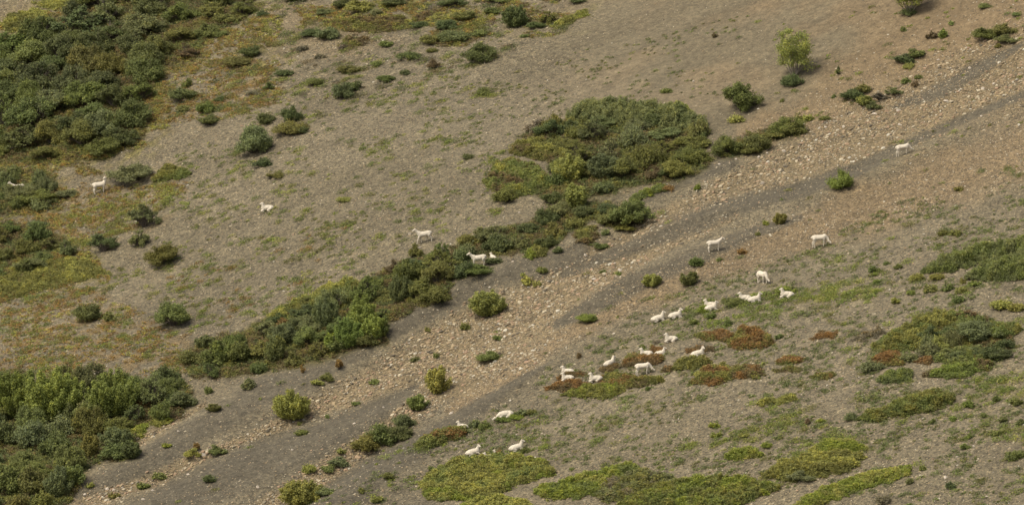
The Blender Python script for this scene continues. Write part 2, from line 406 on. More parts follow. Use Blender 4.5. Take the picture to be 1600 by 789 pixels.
def build_shrub(w, h, style, seed):
    r = np.random.default_rng(seed); R = w / 2; P = []; O = []; T = []; stems = []
    leaf = {'dome': .062, 'upright': .066, 'twiggy': .056, 'low': .055}[style]
    area = w * (h + w * .5)
    if style in ('dome', 'low', 'twiggy'):
        ph1, ph2 = r.uniform(0, 6.28, 2)
        nc = int({'dome': 10, 'low': 9, 'twiggy': 11}[style] + 5.5 * area ** .75)
        for c in range(nc):
            a = r.uniform(0, 6.283); q = math.sqrt(r.random()) * .86
            top = h * math.sqrt(max(0, 1 - (q * .92) ** 2)) * r.uniform(.72, 1.08)
            top *= (1 + .16 * math.cos(a - ph1)) * (.80 + .18 * math.sin(a * 2 + ph1)) + .08 * math.sin(a * 5 + ph2); q *= 1 + .16 * math.sin(a * 3 + ph2)
            if style == 'low': top = h * (1 - q * q) ** .4 * r.uniform(.6, 1.05)
            cr = r.uniform(.17, .40) * (min(R, 1.2) ** .6) * (.7 if style == 'twiggy' else 1)
            cz = max(top - cr * .6, cr * .25) * (r.uniform(.45, 1) if r.random() < .45 else 1)
            cx, cy = R * q * math.cos(a), R * q * math.sin(a)
            n = int(cr * cr * {'dome': 2100, 'low': 2000, 'twiggy': 1250}[style])
            n = int(n * 1.1); d = norm(r.normal(size=(n, 3)) + [0, 0, .2]); rad = cr * (1.22 - .75 * r.random((n, 1)) ** 1.1)
            lump = 1 + .22 * np.sin(d[:, :1] * 7 + c) * np.sin(d[:, 1:2] * 8 + c * 2)
            p = d * rad * lump * [1.15, 1.15, .85] + [cx, cy, cz]; m = p[:, 2] > -.02; p = p[m]; d = d[m]
            P.append(p); O.append(d); T.append(np.clip(r.normal(.48, .2, len(p)) + r.normal(0, .10), 0, 1))
            b0 = [cx * .12, cy * .12, 0]; stems.append(tube([b0, [cx * .45, cy * .45, cz * .55], [cx, cy, cz + cr * .5]], [.035, .022, .008]))
            for _ in range(4 if style != 'twiggy' else 7):
                dd = norm(r.normal(size=3) * [1, 1, .7] + [cx * .5, cy * .5, .9]); e = np.array([cx, cy, cz]) + dd * cr * r.uniform(1.1, 2.1)
                stems.append(tube([[cx * .6, cy * .6, cz * .6], e], [.014, .004]))
                k = 14; t = r.random((k, 1)); P.append(np.array([cx, cy, cz]) * (1 - t) + e * t + r.normal(size=(k, 3)) * .035); O.append(np.tile(dd, (k, 1))); T.append(r.uniform(.5, .9, k))
    else:
        ns = int(11 + 7 * area ** .8)
        for c in range(ns):
            a = r.uniform(0, 6.283); q = math.sqrt(r.random())
            bx, by = R * .28 * q * math.cos(a), R * .28 * q * math.sin(a)
            hh = h * (1 - .35 * q * q) * r.uniform(.55, 1.12); tx, ty = bx + R * .78 * q * math.cos(a), by + R * .78 * q * math.sin(a)
            stems.append(tube([[bx, by, 0], [(bx + tx) / 2, (by + ty) / 2, hh * .5], [tx, ty, hh]], [.03, .018, .006]))
            n = int(230 * hh * (.55 + .45 * R ** .5)); t = r.random((n, 1)) ** .7 * .95 + .08
            wd = (.08 + .19 * np.sin(np.clip(t, 0, 1) * 2.9)) * (.50 + .42 * min(R, 1.6))
            ax = np.concatenate([bx + (tx - bx) * t ** .8, by + (ty - by) * t ** .8, hh * t], 1)
            off = r.normal(size=(n, 3)) * .62; off = off / np.maximum(1, np.linalg.norm(off, axis=1, keepdims=True) / 1.3)
            kn = np.round(t * 9 + r.normal(size=(n, 1)) * .2) / 9
            ax[:, 2:3] = hh * (kn * .6 + t * .4)
            P.append(ax + off * wd); O.append(norm(off)); T.append(np.clip(r.normal(.56, .2, n) + r.normal(0, .1), 0, 1))
    P = np.concatenate(P); O = np.concatenate(O); T = np.concatenate(T)
    V, F = leaves(P, O, np.full(len(P), leaf), .75, .8, .55, r)
    fo = np_mesh(style + '_foliage', V, F, ML, tint=T)
    V, F = join(stems); st = np_mesh(style + '_stems', V, F, MST)
    return fo, st
SIZES = {'dome': [(.7, .5), (1.3, .95), (2.2, 1.5), (3.4, 2.1)], 'upright': [(.8, .8), (1.6, 1.7), (2.8, 2.6), (4.2, 3.3)],
         'twiggy': [(.9, .8), (1.8, 1.5), (2.8, 2.1)], 'low': [(.7, .28), (1.5, .5), (2.8, .8)]}
PROTO = {}
def proto(style, w):
    opts = SIZES[style]; i = min(range(len(opts)), key=lambda k: abs(math.log(opts[k][0] / w)))
    v = random.randrange(3); key = (style, i, v)
    if key not in PROTO: PROTO[key] = build_shrub(*opts[i], style, 1000 + i * 31 + v * 7 + len(style) * 101)
    return PROTO[key], opts[i]
TONE = {'rust': (.245, .142, .058), 'dark': (.134, .150, .056), 'green': (.174, .194, .060), 'olive': (.195, .184, .056), 'greygreen': (.192, .200, .084),
        'bluegreen': (.138, .156, .062), 'yellowgreen': (.300, .285, .082), 'bright': (.205, .242, .058), 'brown': (.178, .130, .066),
        'ochre': (.27, .17, .062), 'lime': (.218, .242, .046), 'greybrown': (.20, .168, .110)}
WORD = {'dark': 'dark green', 'green': 'mid green', 'olive': 'olive green', 'greygreen': 'grey-green', 'bluegreen': 'blue-green', 'yellowgreen': 'yellow-green',
        'bright': 'bright green', 'brown': 'brownish', 'ochre': 'orange-brown', 'lime': 'lime green', 'greybrown': 'grey-brown'}
def shrub(x, yb, w, h, style, tone, label=None, group=None, name='willow_shrub', cat='shrub'):
    """yb: lowest pixel of the plant; w, h its visible size"""
    cy = yb - .13 * w
    gx, gy, gz = gpt(x, cy); m = mpp(gy)
    ww = w * m; hh = max(h - .10 * w, h * .62) * m
    (fo, st), (pw, ph) = proto(style, ww)
    e = link(name, None, loc=(gx, gy, gz - .03)); e.rotation_euler = (0, 0, random.uniform(0, 6.28)); e.empty_display_size = .3
    k = ww / pw * .93; e.scale = (k, k, hh / ph * .97)
    t = TONE[tone]; j = random.uniform(.86, 1.16)
    f = link('foliage', fo, e); f.color = (t[0] * j * random.uniform(.93, 1.08), t[1] * j, t[2] * j * random.uniform(.9, 1.1), 1)
    link('stems', st, e)
    tag(e, label, cat, group)
    e['_px'] = (x, yb); return e

# ------------------------------------------------------------------ automatic place words for the small repeats
LAND = [((1240,90),'small yellow-green tree'), ((1158,150),'round bush below the tree'), ((1412,233),'topmost grazing sheep'), ((1116,385),'sheep beside the brown scree'),
        ((1282,378),'sheep grazing farthest right'), ((662,372),'sheep walking left'), ((750,410),'sheep half in the thicket'), ((157,291),'sheep standing in the ochre moss'),
        ((415,325),'sheep lying alone'), ((788,648),'sheep asleep head down'), ((740,706),'sheep with stretched foreleg'), ((1007,580),'sheep grazing on the red mat'), ((762,480),'large yellow-green bush in the chute'),
        ((748,85),'big dark bush on the upper slope'), ((395,220),'grey-green bush at the left'), ((222,345),'open twiggy bush at the left'), ((272,495),'round bush above the thicket'),
        ((140,490),'leftmost lone bush'), ((455,640),'twiggy yellow bush'), ((684,600),'upright yellow bush'), ((600,680),'long dark bush in the chute'), ((1315,280),'lone green bush on brown scree'),
        ((1420,640),'long olive juniper mat'), ((1480,530),'big thicket at the right'), ((1540,405),'twin grey-green mats'), ((1350,155),'shrub clump above the scree'), ((1555,55),'low shrub at the top right'),
        ((1160,705),'small oval green mat'), ((1270,730),'olive mat with grey centre'), ((920,497),'small green bush by the grey streak'), ((535,145),'blue-green bush at the top'), ((805,30),'dark bush at the top edge'),
        ((960,240),'central thicket'), ((460,530),'lower middle thicket'), ((120,650),'bottom left thicket'), ((1018,440),'yellow bush left of its twin'), ((160,380),'dark bush at the left')]
ORD = ['nearest', 'second nearest', 'third nearest', 'fourth nearest', 'fifth nearest', 'sixth nearest', 'seventh nearest', 'eighth nearest', 'ninth nearest']
def auto_labels(items, cap=10):
    """items: (object, look) ; says where each stands from the nearest landmark"""
    b = {}
    for o, look in items:
        x, y = o['_px']; (lx, ly), nm = min(LAND, key=lambda q: math.hypot(q[0][0] - x, (q[0][1] - y) * 1.3))
        dx, dy = x - lx, y - ly; d = []
        if dy < -abs(dx) * .45: d.append('above')
        elif dy > abs(dx) * .45: d.append('below')
        if dx < -abs(dy) * .45: d.append('left of')
        elif dx > abs(dy) * .45: d.append('right of')
        b.setdefault((look, ' and '.join(d), nm), []).append((math.hypot(dx, dy), o))
    for (look, d, nm), l in b.items():
        l.sort(key=lambda q: q[0])
        for i, (_, o) in enumerate(l):
            t = f"{look} {d} the {nm}" if len(l) == 1 else f"{ORD[min(i, 8)]} {look} {d} the {nm}"
            o['label'] = t if len(t.split()) <= 16 else t.replace(' the ', ' ', 1)

# ------------------------------------------------------------------ thickets
NUM = ['first', 'second', 'third', 'fourth', 'fifth', 'sixth', 'seventh', 'eighth', 'ninth', 'tenth', 'eleventh', 'twelfth', 'thirteenth', 'fourteenth', 'fifteenth', 'sixteenth', 'seventeenth', 'eighteenth']
TSPEC = {  # spacing x, spacing y, width range, height range, styles, tones
 'upper left': (42, 20, (56, 92), (30, 46), ['dome', 'dome', 'dome', 'twiggy'], ['dark', 'dark', 'green', 'green', 'olive', 'greygreen', 'bluegreen']),
 'left middle': (34, 15, (38, 60), (18, 28), ['dome', 'low'], ['dark', 'green', 'greygreen']),
 'left lower': (32, 16, (36, 58), (18, 32), ['dome', 'twiggy'], ['green', 'olive', 'dark']),
 'bottom left': (38, 19, (42, 70), (26, 44), ['dome', 'dome', 'twiggy', 'upright'], ['green', 'olive', 'greygreen', 'dark']),
 'lower middle': (37, 18, (36, 62), (22, 38), ['dome', 'twiggy', 'dome', 'upright'], ['green', 'dark', 'greygreen', 'olive', 'bluegreen', 'green']),
 'upper middle': (36, 16, (38, 62), (22, 34), ['dome', 'dome', 'twiggy'], ['green', 'olive', 'greygreen', 'dark']),
 'centre': (42, 20, (38, 66), (18, 32), ['dome', 'dome', 'low', 'twiggy'], ['greygreen', 'dark', 'bluegreen', 'green', 'olive']),
 'upper right': (28, 12, (34, 56), (18, 28), ['dome'], ['green', 'olive', 'greygreen']),
 'right': (32, 14, (38, 60), (14, 24), ['dome', 'low'], ['greygreen', 'dark', 'bluegreen', 'green']),
}
for zn, poly in THICK.items():
    dx, dy, wr, hr, styles, tones = TSPEC[zn]
    q = np.array(poly); cand_ = []
    x0, x1, y0, y1 = q[:, 0].min(), q[:, 0].max(), q[:, 1].min(), q[:, 1].max()
    for _ in range(6000):
        x, y = random.uniform(x0, x1), random.uniform(y0, y1 + 4)
        if polydist(np.array([x]), np.array([y - 4.]), poly)[0] < 6: continue
        if all(((x - a) / dx) ** 2 + ((y - b_) / dy) ** 2 > 1 for a, b_ in cand_): cand_.append((x, y))
    cand_.sort(key=lambda t: t[1])
    rows = {}; rh = max(26, (y1 - y0) / 9)
    for x, y in cand_: rows.setdefault(int((y - y0) / rh), []).append((x, y))
    for ri, rk in enumerate(sorted(rows)):
        for ci, (x, y) in enumerate(sorted(rows[rk])):
            edge = polydist(np.array([x]), np.array([y]), poly)[0]
            k = .72 if edge < 14 else 1
            tone = random.choice(tones)
            if zn == 'upper left' and x > 250: tone = random.choice(['olive', 'green', 'dark', 'brown']); k *= .75
            st = random.choice(styles)
            shrub(x, y + 6, random.uniform(*wr) * k, random.uniform(*hr) * k * 1.3, st, tone,
                  f"{WORD[tone]} willow shrub, {NUM[min(ci,17)]} from left in {NUM[ri]} row of {zn} thicket", f'willow shrubs of the {zn} thicket')

# ------------------------------------------------------------------ single shrubs with a look of their own
g1 = 'lone bushes on the slope'
SOLO = [
 (748,103,60,38,'dome','dark','big dark round bush alone on the upper slope below the top mats'),
 (535,158,34,32,'dome','bluegreen','small blue-green bush alone near the top, darker one beside it'),
 (551,144,26,18,'dome','dark','little dark bush touching the blue-green bush near the top'),
 (395,247,68,52,'dome','greygreen','large grey-green bush at the left above the lying sheep'),
 (415,196,32,20,'dome','dark','small dark bush above the large grey-green bush'),
 (454,194,34,30,'dome','dark','rounded dark bush right of the pair above the grey-green bush'),
 (458,214,62,22,'low','olive','low olive bush spreading right from the large grey-green bush'),
 (326,198,36,20,'dome','dark','small dark bush at the edge of the scree, lower of two'),
 (321,180,32,22,'dome','green','small green bush at the edge of the scree, upper of two'),
 (226,362,58,42,'twiggy','greygreen','open twiggy grey-green bush with pale flowers at the left'),
 (217,389,34,32,'twiggy','greygreen','smaller twiggy bush just below the open grey-green bush'),
 (161,400,52,38,'twiggy','dark','dark ragged bush beside the pebbly gap at the left'),
 (105,405,32,32,'twiggy','greygreen','upright grey bush at the tip of the yellow-green mat'),
 (254,420,62,42,'dome','olive','dense olive bush with dark underside below the twiggy bush'),
 (139,507,46,36,'dome','green','leftmost lone bush on the ochre-flecked slope'),
 (172,504,18,16,'dome','olive','tiny olive bush touching the right side of the leftmost lone bush'),
 (272,517,68,46,'dome','green','broad green bush alone above the lower middle thicket'),
 (762,500,64,44,'upright','yellowgreen','large pale yellow-green bush at the top of the stony chute'),
 (764,568,42,20,'dome','green','low green bush on the tan scree below the large yellow-green one'),
 (684,619,42,44,'upright','yellowgreen','upright yellow-green bush standing in the middle of the tan scree'),
 (653,644,36,26,'upright','green','small green bush just below the upright yellow-green one'),
 (455,661,58,48,'upright','yellowgreen','wispy yellow-green bush on the dark bank left of the scree'),
 (472,800,72,48,'upright','yellowgreen','yellow-green bush cut by the bottom edge of the photo'),
 (508,776,34,16,'dome','greygreen','low grey-green bush beside the one at the bottom edge'),
 (920,507,36,18,'dome','bright','small bright green bush on the grey and brown boundary'),
 (1018,451,32,22,'upright','yellowgreen','yellow-green bush, left of two on the dark fine scree'),
 (1077,449,32,24,'upright','olive','olive bush, right of two on the dark fine scree'),
 (1088,417,26,17,'dome','green','small dark green bush below the sheep beside the brown scree'),
 (1218,353,24,20,'upright','olive','small olive bush on the brown scree above the grazing sheep'),
 (1315,299,40,34,'dome','bright','lone bright green bush on the brown scree under the topmost sheep'),
 (1158,181,66,58,'dome','green','tall rounded green bush with thick base left of the small tree'),
 (1152,195,30,14,'low','yellowgreen','low yellowish cushion directly under the tall rounded bush'),
 (1238,138,42,20,'low','dark','dark low cushion bush right under the small tree'),
 (1420,26,26,12,'low','dark','dark low bush at the foot of the tree cut by the top edge'),
 (1455,63,16,14,'dome','brown','small reddish-brown bush high on the right slope'),
 (1473,61,14,15,'upright','bright','small bright green sprig bush beside the reddish-brown one'),
 (1412,101,32,16,'dome','dark','dark low bush, left of the pair high on the right'),
 (1434,92,26,16,'dome','green','green low bush, right of the pair high on the right'),
 (1421,109,20,9,'low','yellowgreen','yellowish low bush just under the dark pair high on the right'),
 (1334,160,42,22,'dome','dark','dark bush at the left of the clump above the scree'),
 (1348,148,30,18,'dome','olive','olive bush at the top of the clump above the scree'),
 (1352,168,30,18,'upright','yellowgreen','yellow-green bush in the front of the clump above the scree'),
 (1366,172,24,12,'dome','dark','small dark bush at the bottom of the clump above the scree'),
 (1374,160,30,16,'twiggy','greybrown','grey-brown bush in the middle of the clump above the scree'),
 (1397,154,34,18,'twiggy','greygreen','grey-green bush at the right of the clump above the scree'),
 (1540,64,46,20,'dome','green','green low bush, left half of the patch at the top right'),
 (1568,58,40,22,'dome','olive','olive low bush, upper half of the patch at the top right'),
 (1572,70,36,16,'dome','greygreen','grey-green low bush at the lower right of the top right patch'),
 (1539,15,26,8,'low','green','flat green bush near the top edge at the right'),
 (205,292,80,38,'dome','greygreen','wide grey-green bush right behind the sheep in the ochre moss'),
 (20,318,52,30,'dome','greygreen','grey twiggy bush half hiding the sheep at the left edge'),
 (62,326,76,30,'dome','green','broad green bush right of the sheep hidden at the left edge'),
 (60,358,36,14,'dome','greygreen','small grey bush on ochre moss below the broad green bush'),
 (105,312,38,16,'dome','greygreen','small grey bush below and left of the sheep in the ochre moss'),
 (50,428,62,26,'dome','greygreen','grey-green bush lying on the yellow-green mat at the left'),
 (30,662,96,78,'upright','bright','tall bright poplar clump at the far left of the bottom left thicket'),
 (82,668,104,88,'upright','bright','tallest bright poplar clump in the bottom left thicket'),
 (178,662,92,78,'upright','bright','bright poplar clump right of the tallest one in the bottom left thicket'),
 (145,672,60,50,'upright','green','green poplar clump between the two tallest ones'),
 (225,640,60,46,'twiggy','greygreen','grey-green twiggy bush right of the poplar clumps'),
 (275,640,60,24,'dome','dark','dark low bush on the stony rim of the bottom left thicket'),
 (262,622,40,36,'dome','green','green bush at the upper right tip of the bottom left thicket'),
 (222,642,30,28,'dome','ochre','rusty yellow bush among the grey ones right of the poplars'),
 (186,722,56,32,'dome','green','green bush with brighter right side at the scree in the bottom left'),
 (205,714,26,26,'dome','bright','bright green bush at the right tip beside the scree in the bottom left'),
 (80,768,32,24,'dome','yellowgreen','small yellow-flecked bush near the bottom left corner'),
 (565,530,52,66,'upright','bright','tall bright poplar sapling clump in the lower middle thicket'),
 (545,548,50,50,'upright','bright','bright poplar clump in front of the tall sapling clump'),
 (585,535,40,40,'upright','bright','bright poplar clump at the right edge beside the dark bank'),
 (525,552,40,34,'upright','bright','low bright poplar clump left of the tall sapling clump'),
 (430,570,34,46,'upright','green','slim green sapling clump in the lower middle thicket'),
 (345,572,34,40,'upright','green','green sapling clump at the left of the lower middle thicket'),
 (448,528,42,32,'twiggy','ochre','orange-brown bush in the lower middle thicket'),
 (492,524,56,34,'dome','greygreen','pale grey-green bush right of the orange-brown one'),
 (682,478,50,30,'dome','olive','rounded olive bush at the right tip of the lower middle thicket'),
 (690,438,70,46,'twiggy','olive','wide olive twiggy bush left of the sheep half in the thicket'),
 (742,434,60,22,'dome','green','low green bush hiding the forelegs of the sheep in the thicket'),
 (772,413,32,11,'dome','dark','small dark bush in front of the sheep lying in the thicket'),
 (778,398,52,34,'dome','dark','dark bush behind the two sheep in the thicket'),
 (615,430,26,26,'twiggy','brown','brownish twiggy bush standing above the lower middle thicket'),
 (650,402,22,20,'dome','olive','small olive bush above the thicket and below the walking sheep'),
 (984,358,76,46,'dome','green','big rounded green bush at the right end of the upper middle thicket'),
 (978,362,32,12,'dome','olive','small olive bush in front of the big rounded green bush'),
 (940,391,26,12,'dome','green','small green bush at the stones below the big rounded bush'),
 (871,396,16,10,'dome','dark','tiny dark bush on the grey bank below the upper middle thicket'),
 (900,330,40,40,'upright','yellowgreen','yellowish sapling clump between the central and upper middle thickets'),
 (862,212,40,34,'dome','olive','brownish olive bush at the left top of the central thicket'),
 (838,212,32,24,'dome','greybrown','grey-brown bush at the left end of the central thicket'),
 (910,220,44,36,'dome','olive','olive bush behind the juniper mat of the central thicket'),
 (888,290,56,46,'upright','yellowgreen','yellow-green leafy bush in the middle of the central thicket'),
 (945,285,60,42,'upright','greygreen','grey-green leafy bush right of the yellow-green one'),
 (1058,282,56,34,'dome','yellowgreen','yellowish bush at the lower right rim of the central thicket'),
 (1024,284,34,24,'dome','brown','rusty bush at the lower rim of the central thicket'),
 (1090,262,46,30,'dome','olive','olive bush at the right rim of the central thicket'),
 (1140,246,64,34,'dome','green','green bush at the left of the upper right thicket'),
 (1232,214,60,32,'dome','green','dark-based green bush at the right of the upper right thicket'),
 (1184,240,44,32,'dome','olive','olive bush in the middle of the upper right thicket'),
 (572,710,46,34,'dome','olive','olive bush at the left end of the long bush in the chute'),
 (598,700,54,42,'dome','green','green bush in the middle of the long bush in the chute'),
 (624,692,44,30,'dome','dark','dark bush at the lower right of the long bush in the chute'),
 (632,672,40,28,'dome','bluegreen','blue-green bush at the upper right of the long bush in the chute'),
 (483,740,22,18,'dome','yellowgreen','small yellow-green bush, left of the trio on the lower scree'),
 (512,738,24,13,'dome','green','small green bush, middle of the trio on the lower scree'),
 (528,730,30,16,'dome','greygreen','small grey-green bush, right of the trio on the lower scree'),
 (532,709,16,10,'dome','yellowgreen','tiny yellow-green bush left of the long bush in the chute'),
 (300,715,26,14,'dome','yellowgreen','small yellow-green bush on the crest of the dark bank'),
 (339,707,26,16,'dome','green','small grey-green bush on the stone line right of the crest'),
 (307,704,12,16,'twiggy','ochre','tiny orange sapling behind the bush on the crest'),
 (326,754,18,12,'dome','dark','tiny dark bush alone on the bottom dark scree'),
 (388,610,20,18,'upright','greygreen','small grey-green sprig bush on the dark bank below the thicket'),
 (326,616,14,13,'upright','green','tiny green sprig left of the sprig bush on the dark bank'),
 (333,645,26,14,'upright','olive','low olive sprig bush on the bank right of the bottom left thicket'),
 (510,596,20,14,'dome','olive','small olive bush on the stones below the lower middle thicket'),
 (496,602,20,8,'low','yellowgreen','flat yellow-green plant left of the small olive bush on the stones'),
 (530,578,14,20,'twiggy','ochre','small orange sapling below the lower middle thicket'),
 (472,584,10,14,'twiggy','ochre','rusty sprig at the lower rim of the lower middle thicket'),
 (474,682,28,10,'low','green','flat green plant pair on the dark scree under the wispy bush'),
 (1475,550,40,28,'dome','yellowgreen','yellow bush in the middle of the thicket at the right'),
 (1450,536,30,26,'dome','dark','dark bush left of the yellow one in the thicket at the right'),
 (1530,540,84,42,'dome','greygreen','largest grey-green mound in the thicket at the right'),
 (1552,564,44,24,'dome','bluegreen','blue-green bush at the lower right tip of the thicket at the right'),
 (1510,500,40,16,'twiggy','brown','brownish bush on the top rim of the thicket at the right'),
 (1252,754,42,20,'dome','greygreen','small silver-grey bush set into the olive mat at the bottom'),
 (1330,658,24,12,'low','greygreen','silver tuft at the left tip of the long olive juniper mat'),
 (1486,764,14,13,'dome','dark','small dark round bush low on the right slope'),
 (1364,582,44,16,'low','greygreen','oval silver-green cushion between brown and dark mats at the right'),
 (1420,568,44,14,'low','greygreen','silver-green cushion at the left of the thicket at the right'),
 (1586,634,20,12,'dome','green','small green bush on the lime patch at the right edge'),
 (790,320,42,28,'dome','olive','brownish-olive bush at the lower left tip of the central thicket'),
]
for t in SOLO: shrub(*t[:6], t[6], g1)

small = []
for i, (x, y, w, h, st, tone) in enumerate([
 (562,22,46,22,'dome','yellowgreen'),(535,16,32,20,'dome','dark'),(589,27,24,14,'dome','greygreen'),(616,14,42,18,'dome','dark'),(508,27,34,13,'dome','greygreen'),(474,6,62,9,'low','green'),
 (707,16,52,20,'dome','bluegreen'),(697,51,36,22,'dome','bluegreen'),(727,36,40,20,'dome','olive'),(771,25,34,13,'dome','green'),(805,47,44,36,'upright','dark'),(855,40,26,24,'twiggy','olive'),(838,47,32,13,'dome','dark'),
 (903,7,28,11,'dome','dark'),(780,8,44,16,'dome','green'),(512,66,40,24,'dome','greygreen'),(489,60,42,13,'low','dark'),(653,46,38,11,'low','dark'),(673,72,36,18,'dome','olive'),(714,71,72,20,'low','greygreen'),(754,60,34,12,'low','green'),
 (606,75,30,10,'low','green'),(640,97,46,14,'low','green'),(677,110,24,18,'twiggy','brown'),(603,130,32,13,'dome','green'),(632,119,22,9,'low','dark'),(494,135,42,12,'low','green'),(444,121,36,11,'low','dark'),(471,82,24,10,'low','greybrown'),
 (501,93,15,7,'low','greybrown'),(548,117,48,13,'low','olive'),(589,105,24,8,'low','green'),(758,152,28,13,'low','green'),(410,263,32,14,'low','dark'),(433,281,44,8,'low','olive'),(733,249,24,8,'low','dark'),(538,317,26,9,'low','yellowgreen'),
 (392,92,34,22,'dome','dark'),(375,106,60,14,'low','olive'),(412,28,20,10,'low','dark'),(360,40,60,16,'low','olive'),(420,142,18,13,'dome','dark'),(400,150,30,8,'low','greybrown'),(470,210,30,14,'dome','dark'),(345,62,40,12,'low','green'),
 (287,160,50,22,'dome','dark'),(293,138,14,16,'dome','green'),(345,160,20,8,'low','dark'),(290,175,26,10,'low','olive'),(820,60,20,6,'low','green'),(536,79,14,8,'low','greybrown'),(677,84,22,8,'low','olive'),
 (1125,408,12,5,'low','green'),(1042,148,24,9,'low','green'),(1116,60,10,9,'dome','brown'),(1250,190,16,8,'low','olive'),(1262,190,16,9,'low','yellowgreen'),(1290,190,22,8,'low','olive'),(1303,154,8,6,'low','green'),(1416,131,14,8,'low','green'),(1435,124,12,6,'low','green'),
 (1430,136,12,8,'low','brown'),(1487,40,12,6,'low','green'),(1412,50,10,7,'low','green'),(1559,76,10,7,'dome','olive'),(1590,26,20,6,'low','green'),(1310,118,8,14,'twiggy','dark'),(1222,160,8,5,'low','olive'),
 (1045,299,22,8,'low','ochre'),(1090,297,12,8,'low','lime'),(1197,352,14,6,'low','lime'),(1160,398,16,8,'low','ochre'),(1184,368,10,5,'low','olive'),
 (847,427,22,10,'low','green'),(824,445,20,12,'low','yellowgreen'),(838,448,14,8,'low','yellowgreen'),(817,431,8,4,'low','lime'),(943,427,10,5,'low','green'),(969,431,14,5,'low','green'),(947,368,12,9,'low','greygreen'),
 (727,516,16,10,'low','olive'),(668,518,12,6,'low','olive'),(778,531,16,6,'low','green'),(683,559,12,7,'low','green'),(585,601,16,8,'low','green'),(650,565,14,7,'low','greygreen'),(556,633,16,5,'low','green'),(512,653,8,5,'low','green'),
 (138,706,20,12,'low','olive'),(225,765,20,10,'low','green'),(180,780,18,10,'low','olive'),(142,762,12,8,'low','yellowgreen'),(248,743,20,10,'low','green'),(262,700,16,7,'low','lime'),
 (675,735,16,6,'low','green'),(1025,538,10,6,'low','greybrown'),(905,560,8,10,'dome','brown'),(1230,460,40,12,'low','lime'),(1150,480,60,13,'low','green'),(1112,498,14,9,'dome','green'),(1137,510,12,12,'dome','green'),(1084,507,16,8,'dome','green'),(1100,490,24,12,'low','lime'),(1217,530,12,9,'dome','green'),
 (1362,426,16,11,'dome','green'),(1374,426,10,8,'dome','green'),(1366,432,12,8,'dome','bright'),(1386,414,10,5,'low','green'),(1403,421,14,8,'dome','green'),(1371,444,14,8,'dome','bright'),(1425,461,16,8,'dome','bright'),(1432,441,26,12,'low','yellowgreen'),(1453,458,20,12,'low','olive'),(1464,439,24,14,'dome','yellowgreen'),
 (1482,456,18,11,'low','green'),(1500,460,24,12,'low','yellowgreen'),(1498,474,18,11,'low','green'),(1504,444,10,8,'low','olive'),(1525,448,20,8,'low','bright'),(1398,477,18,12,'twiggy','yellowgreen'),(1565,486,36,20,'dome','yellowgreen'),(1590,488,30,16,'dome','yellowgreen'),(1475,370,22,10,'low','olive'),(1493,370,20,9,'low','olive'),
 (1498,300,16,7,'low','olive'),(1470,385,10,5,'low','green'),(1556,628,12,10,'dome','green'),(1515,637,18,11,'dome','bright'),(1538,652,10,7,'dome','green'),(1457,662,10,9,'dome','green'),(1488,658,14,7,'low','bright'),(1567,660,16,12,'twiggy','greygreen'),(1595,664,12,9,'dome','green'),
 (1514,686,12,8,'dome','bright'),(1559,681,18,8,'low','green'),(1508,702,16,10,'dome','green'),(1428,632,22,8,'low','green'),(1421,796,16,10,'dome','green'),(1380,788,28,14,'low','greybrown'),(1422,756,12,9,'low','greygreen'),(1441,735,10,8,'low','green'),
 (1585,720,40,16,'low','green'),(1262,663,8,9,'dome','brown'),(1284,660,12,6,'low','lime'),(1116,668,18,7,'low','lime'),(1164,684,16,7,'low','yellowgreen'),(1200,700,24,9,'low','lime'),(1120,684,16,8,'low','lime'),
 (712,738,8,6,'low','green'),(757,672,22,12,'low','green'),(741,668,14,11,'low','greygreen'),(814,652,20,14,'dome','greygreen'),(832,648,14,8,'low','olive'),(789,660,34,9,'low','bright'),(808,656,26,9,'low','lime'),(820,708,12,9,'low','green'),(778,714,16,10,'low','ochre'),
 (1005,545,8,7,'dome','green'),(1013,610,10,7,'dome','green'),(893,735,8,5,'low','green'),(470,664,10,5,'low','olive'),(606,748,16,10,'dome','olive'),(735,770,10,6,'low','green'),(565,770,12,8,'low','olive'),(590,785,18,10,'low','yellowgreen'),
]):
    o = shrub(x, y, w, h, st, tone, None, 'small low plants and bushlets scattered on the slope', 'low_bush' if w > 22 else 'plant_tuft', 'bush' if w > 22 else 'tuft')
    small.append((o, f"{WORD[tone]} {'low bush' if w > 22 else 'tuft'}"))
auto_labels(small)

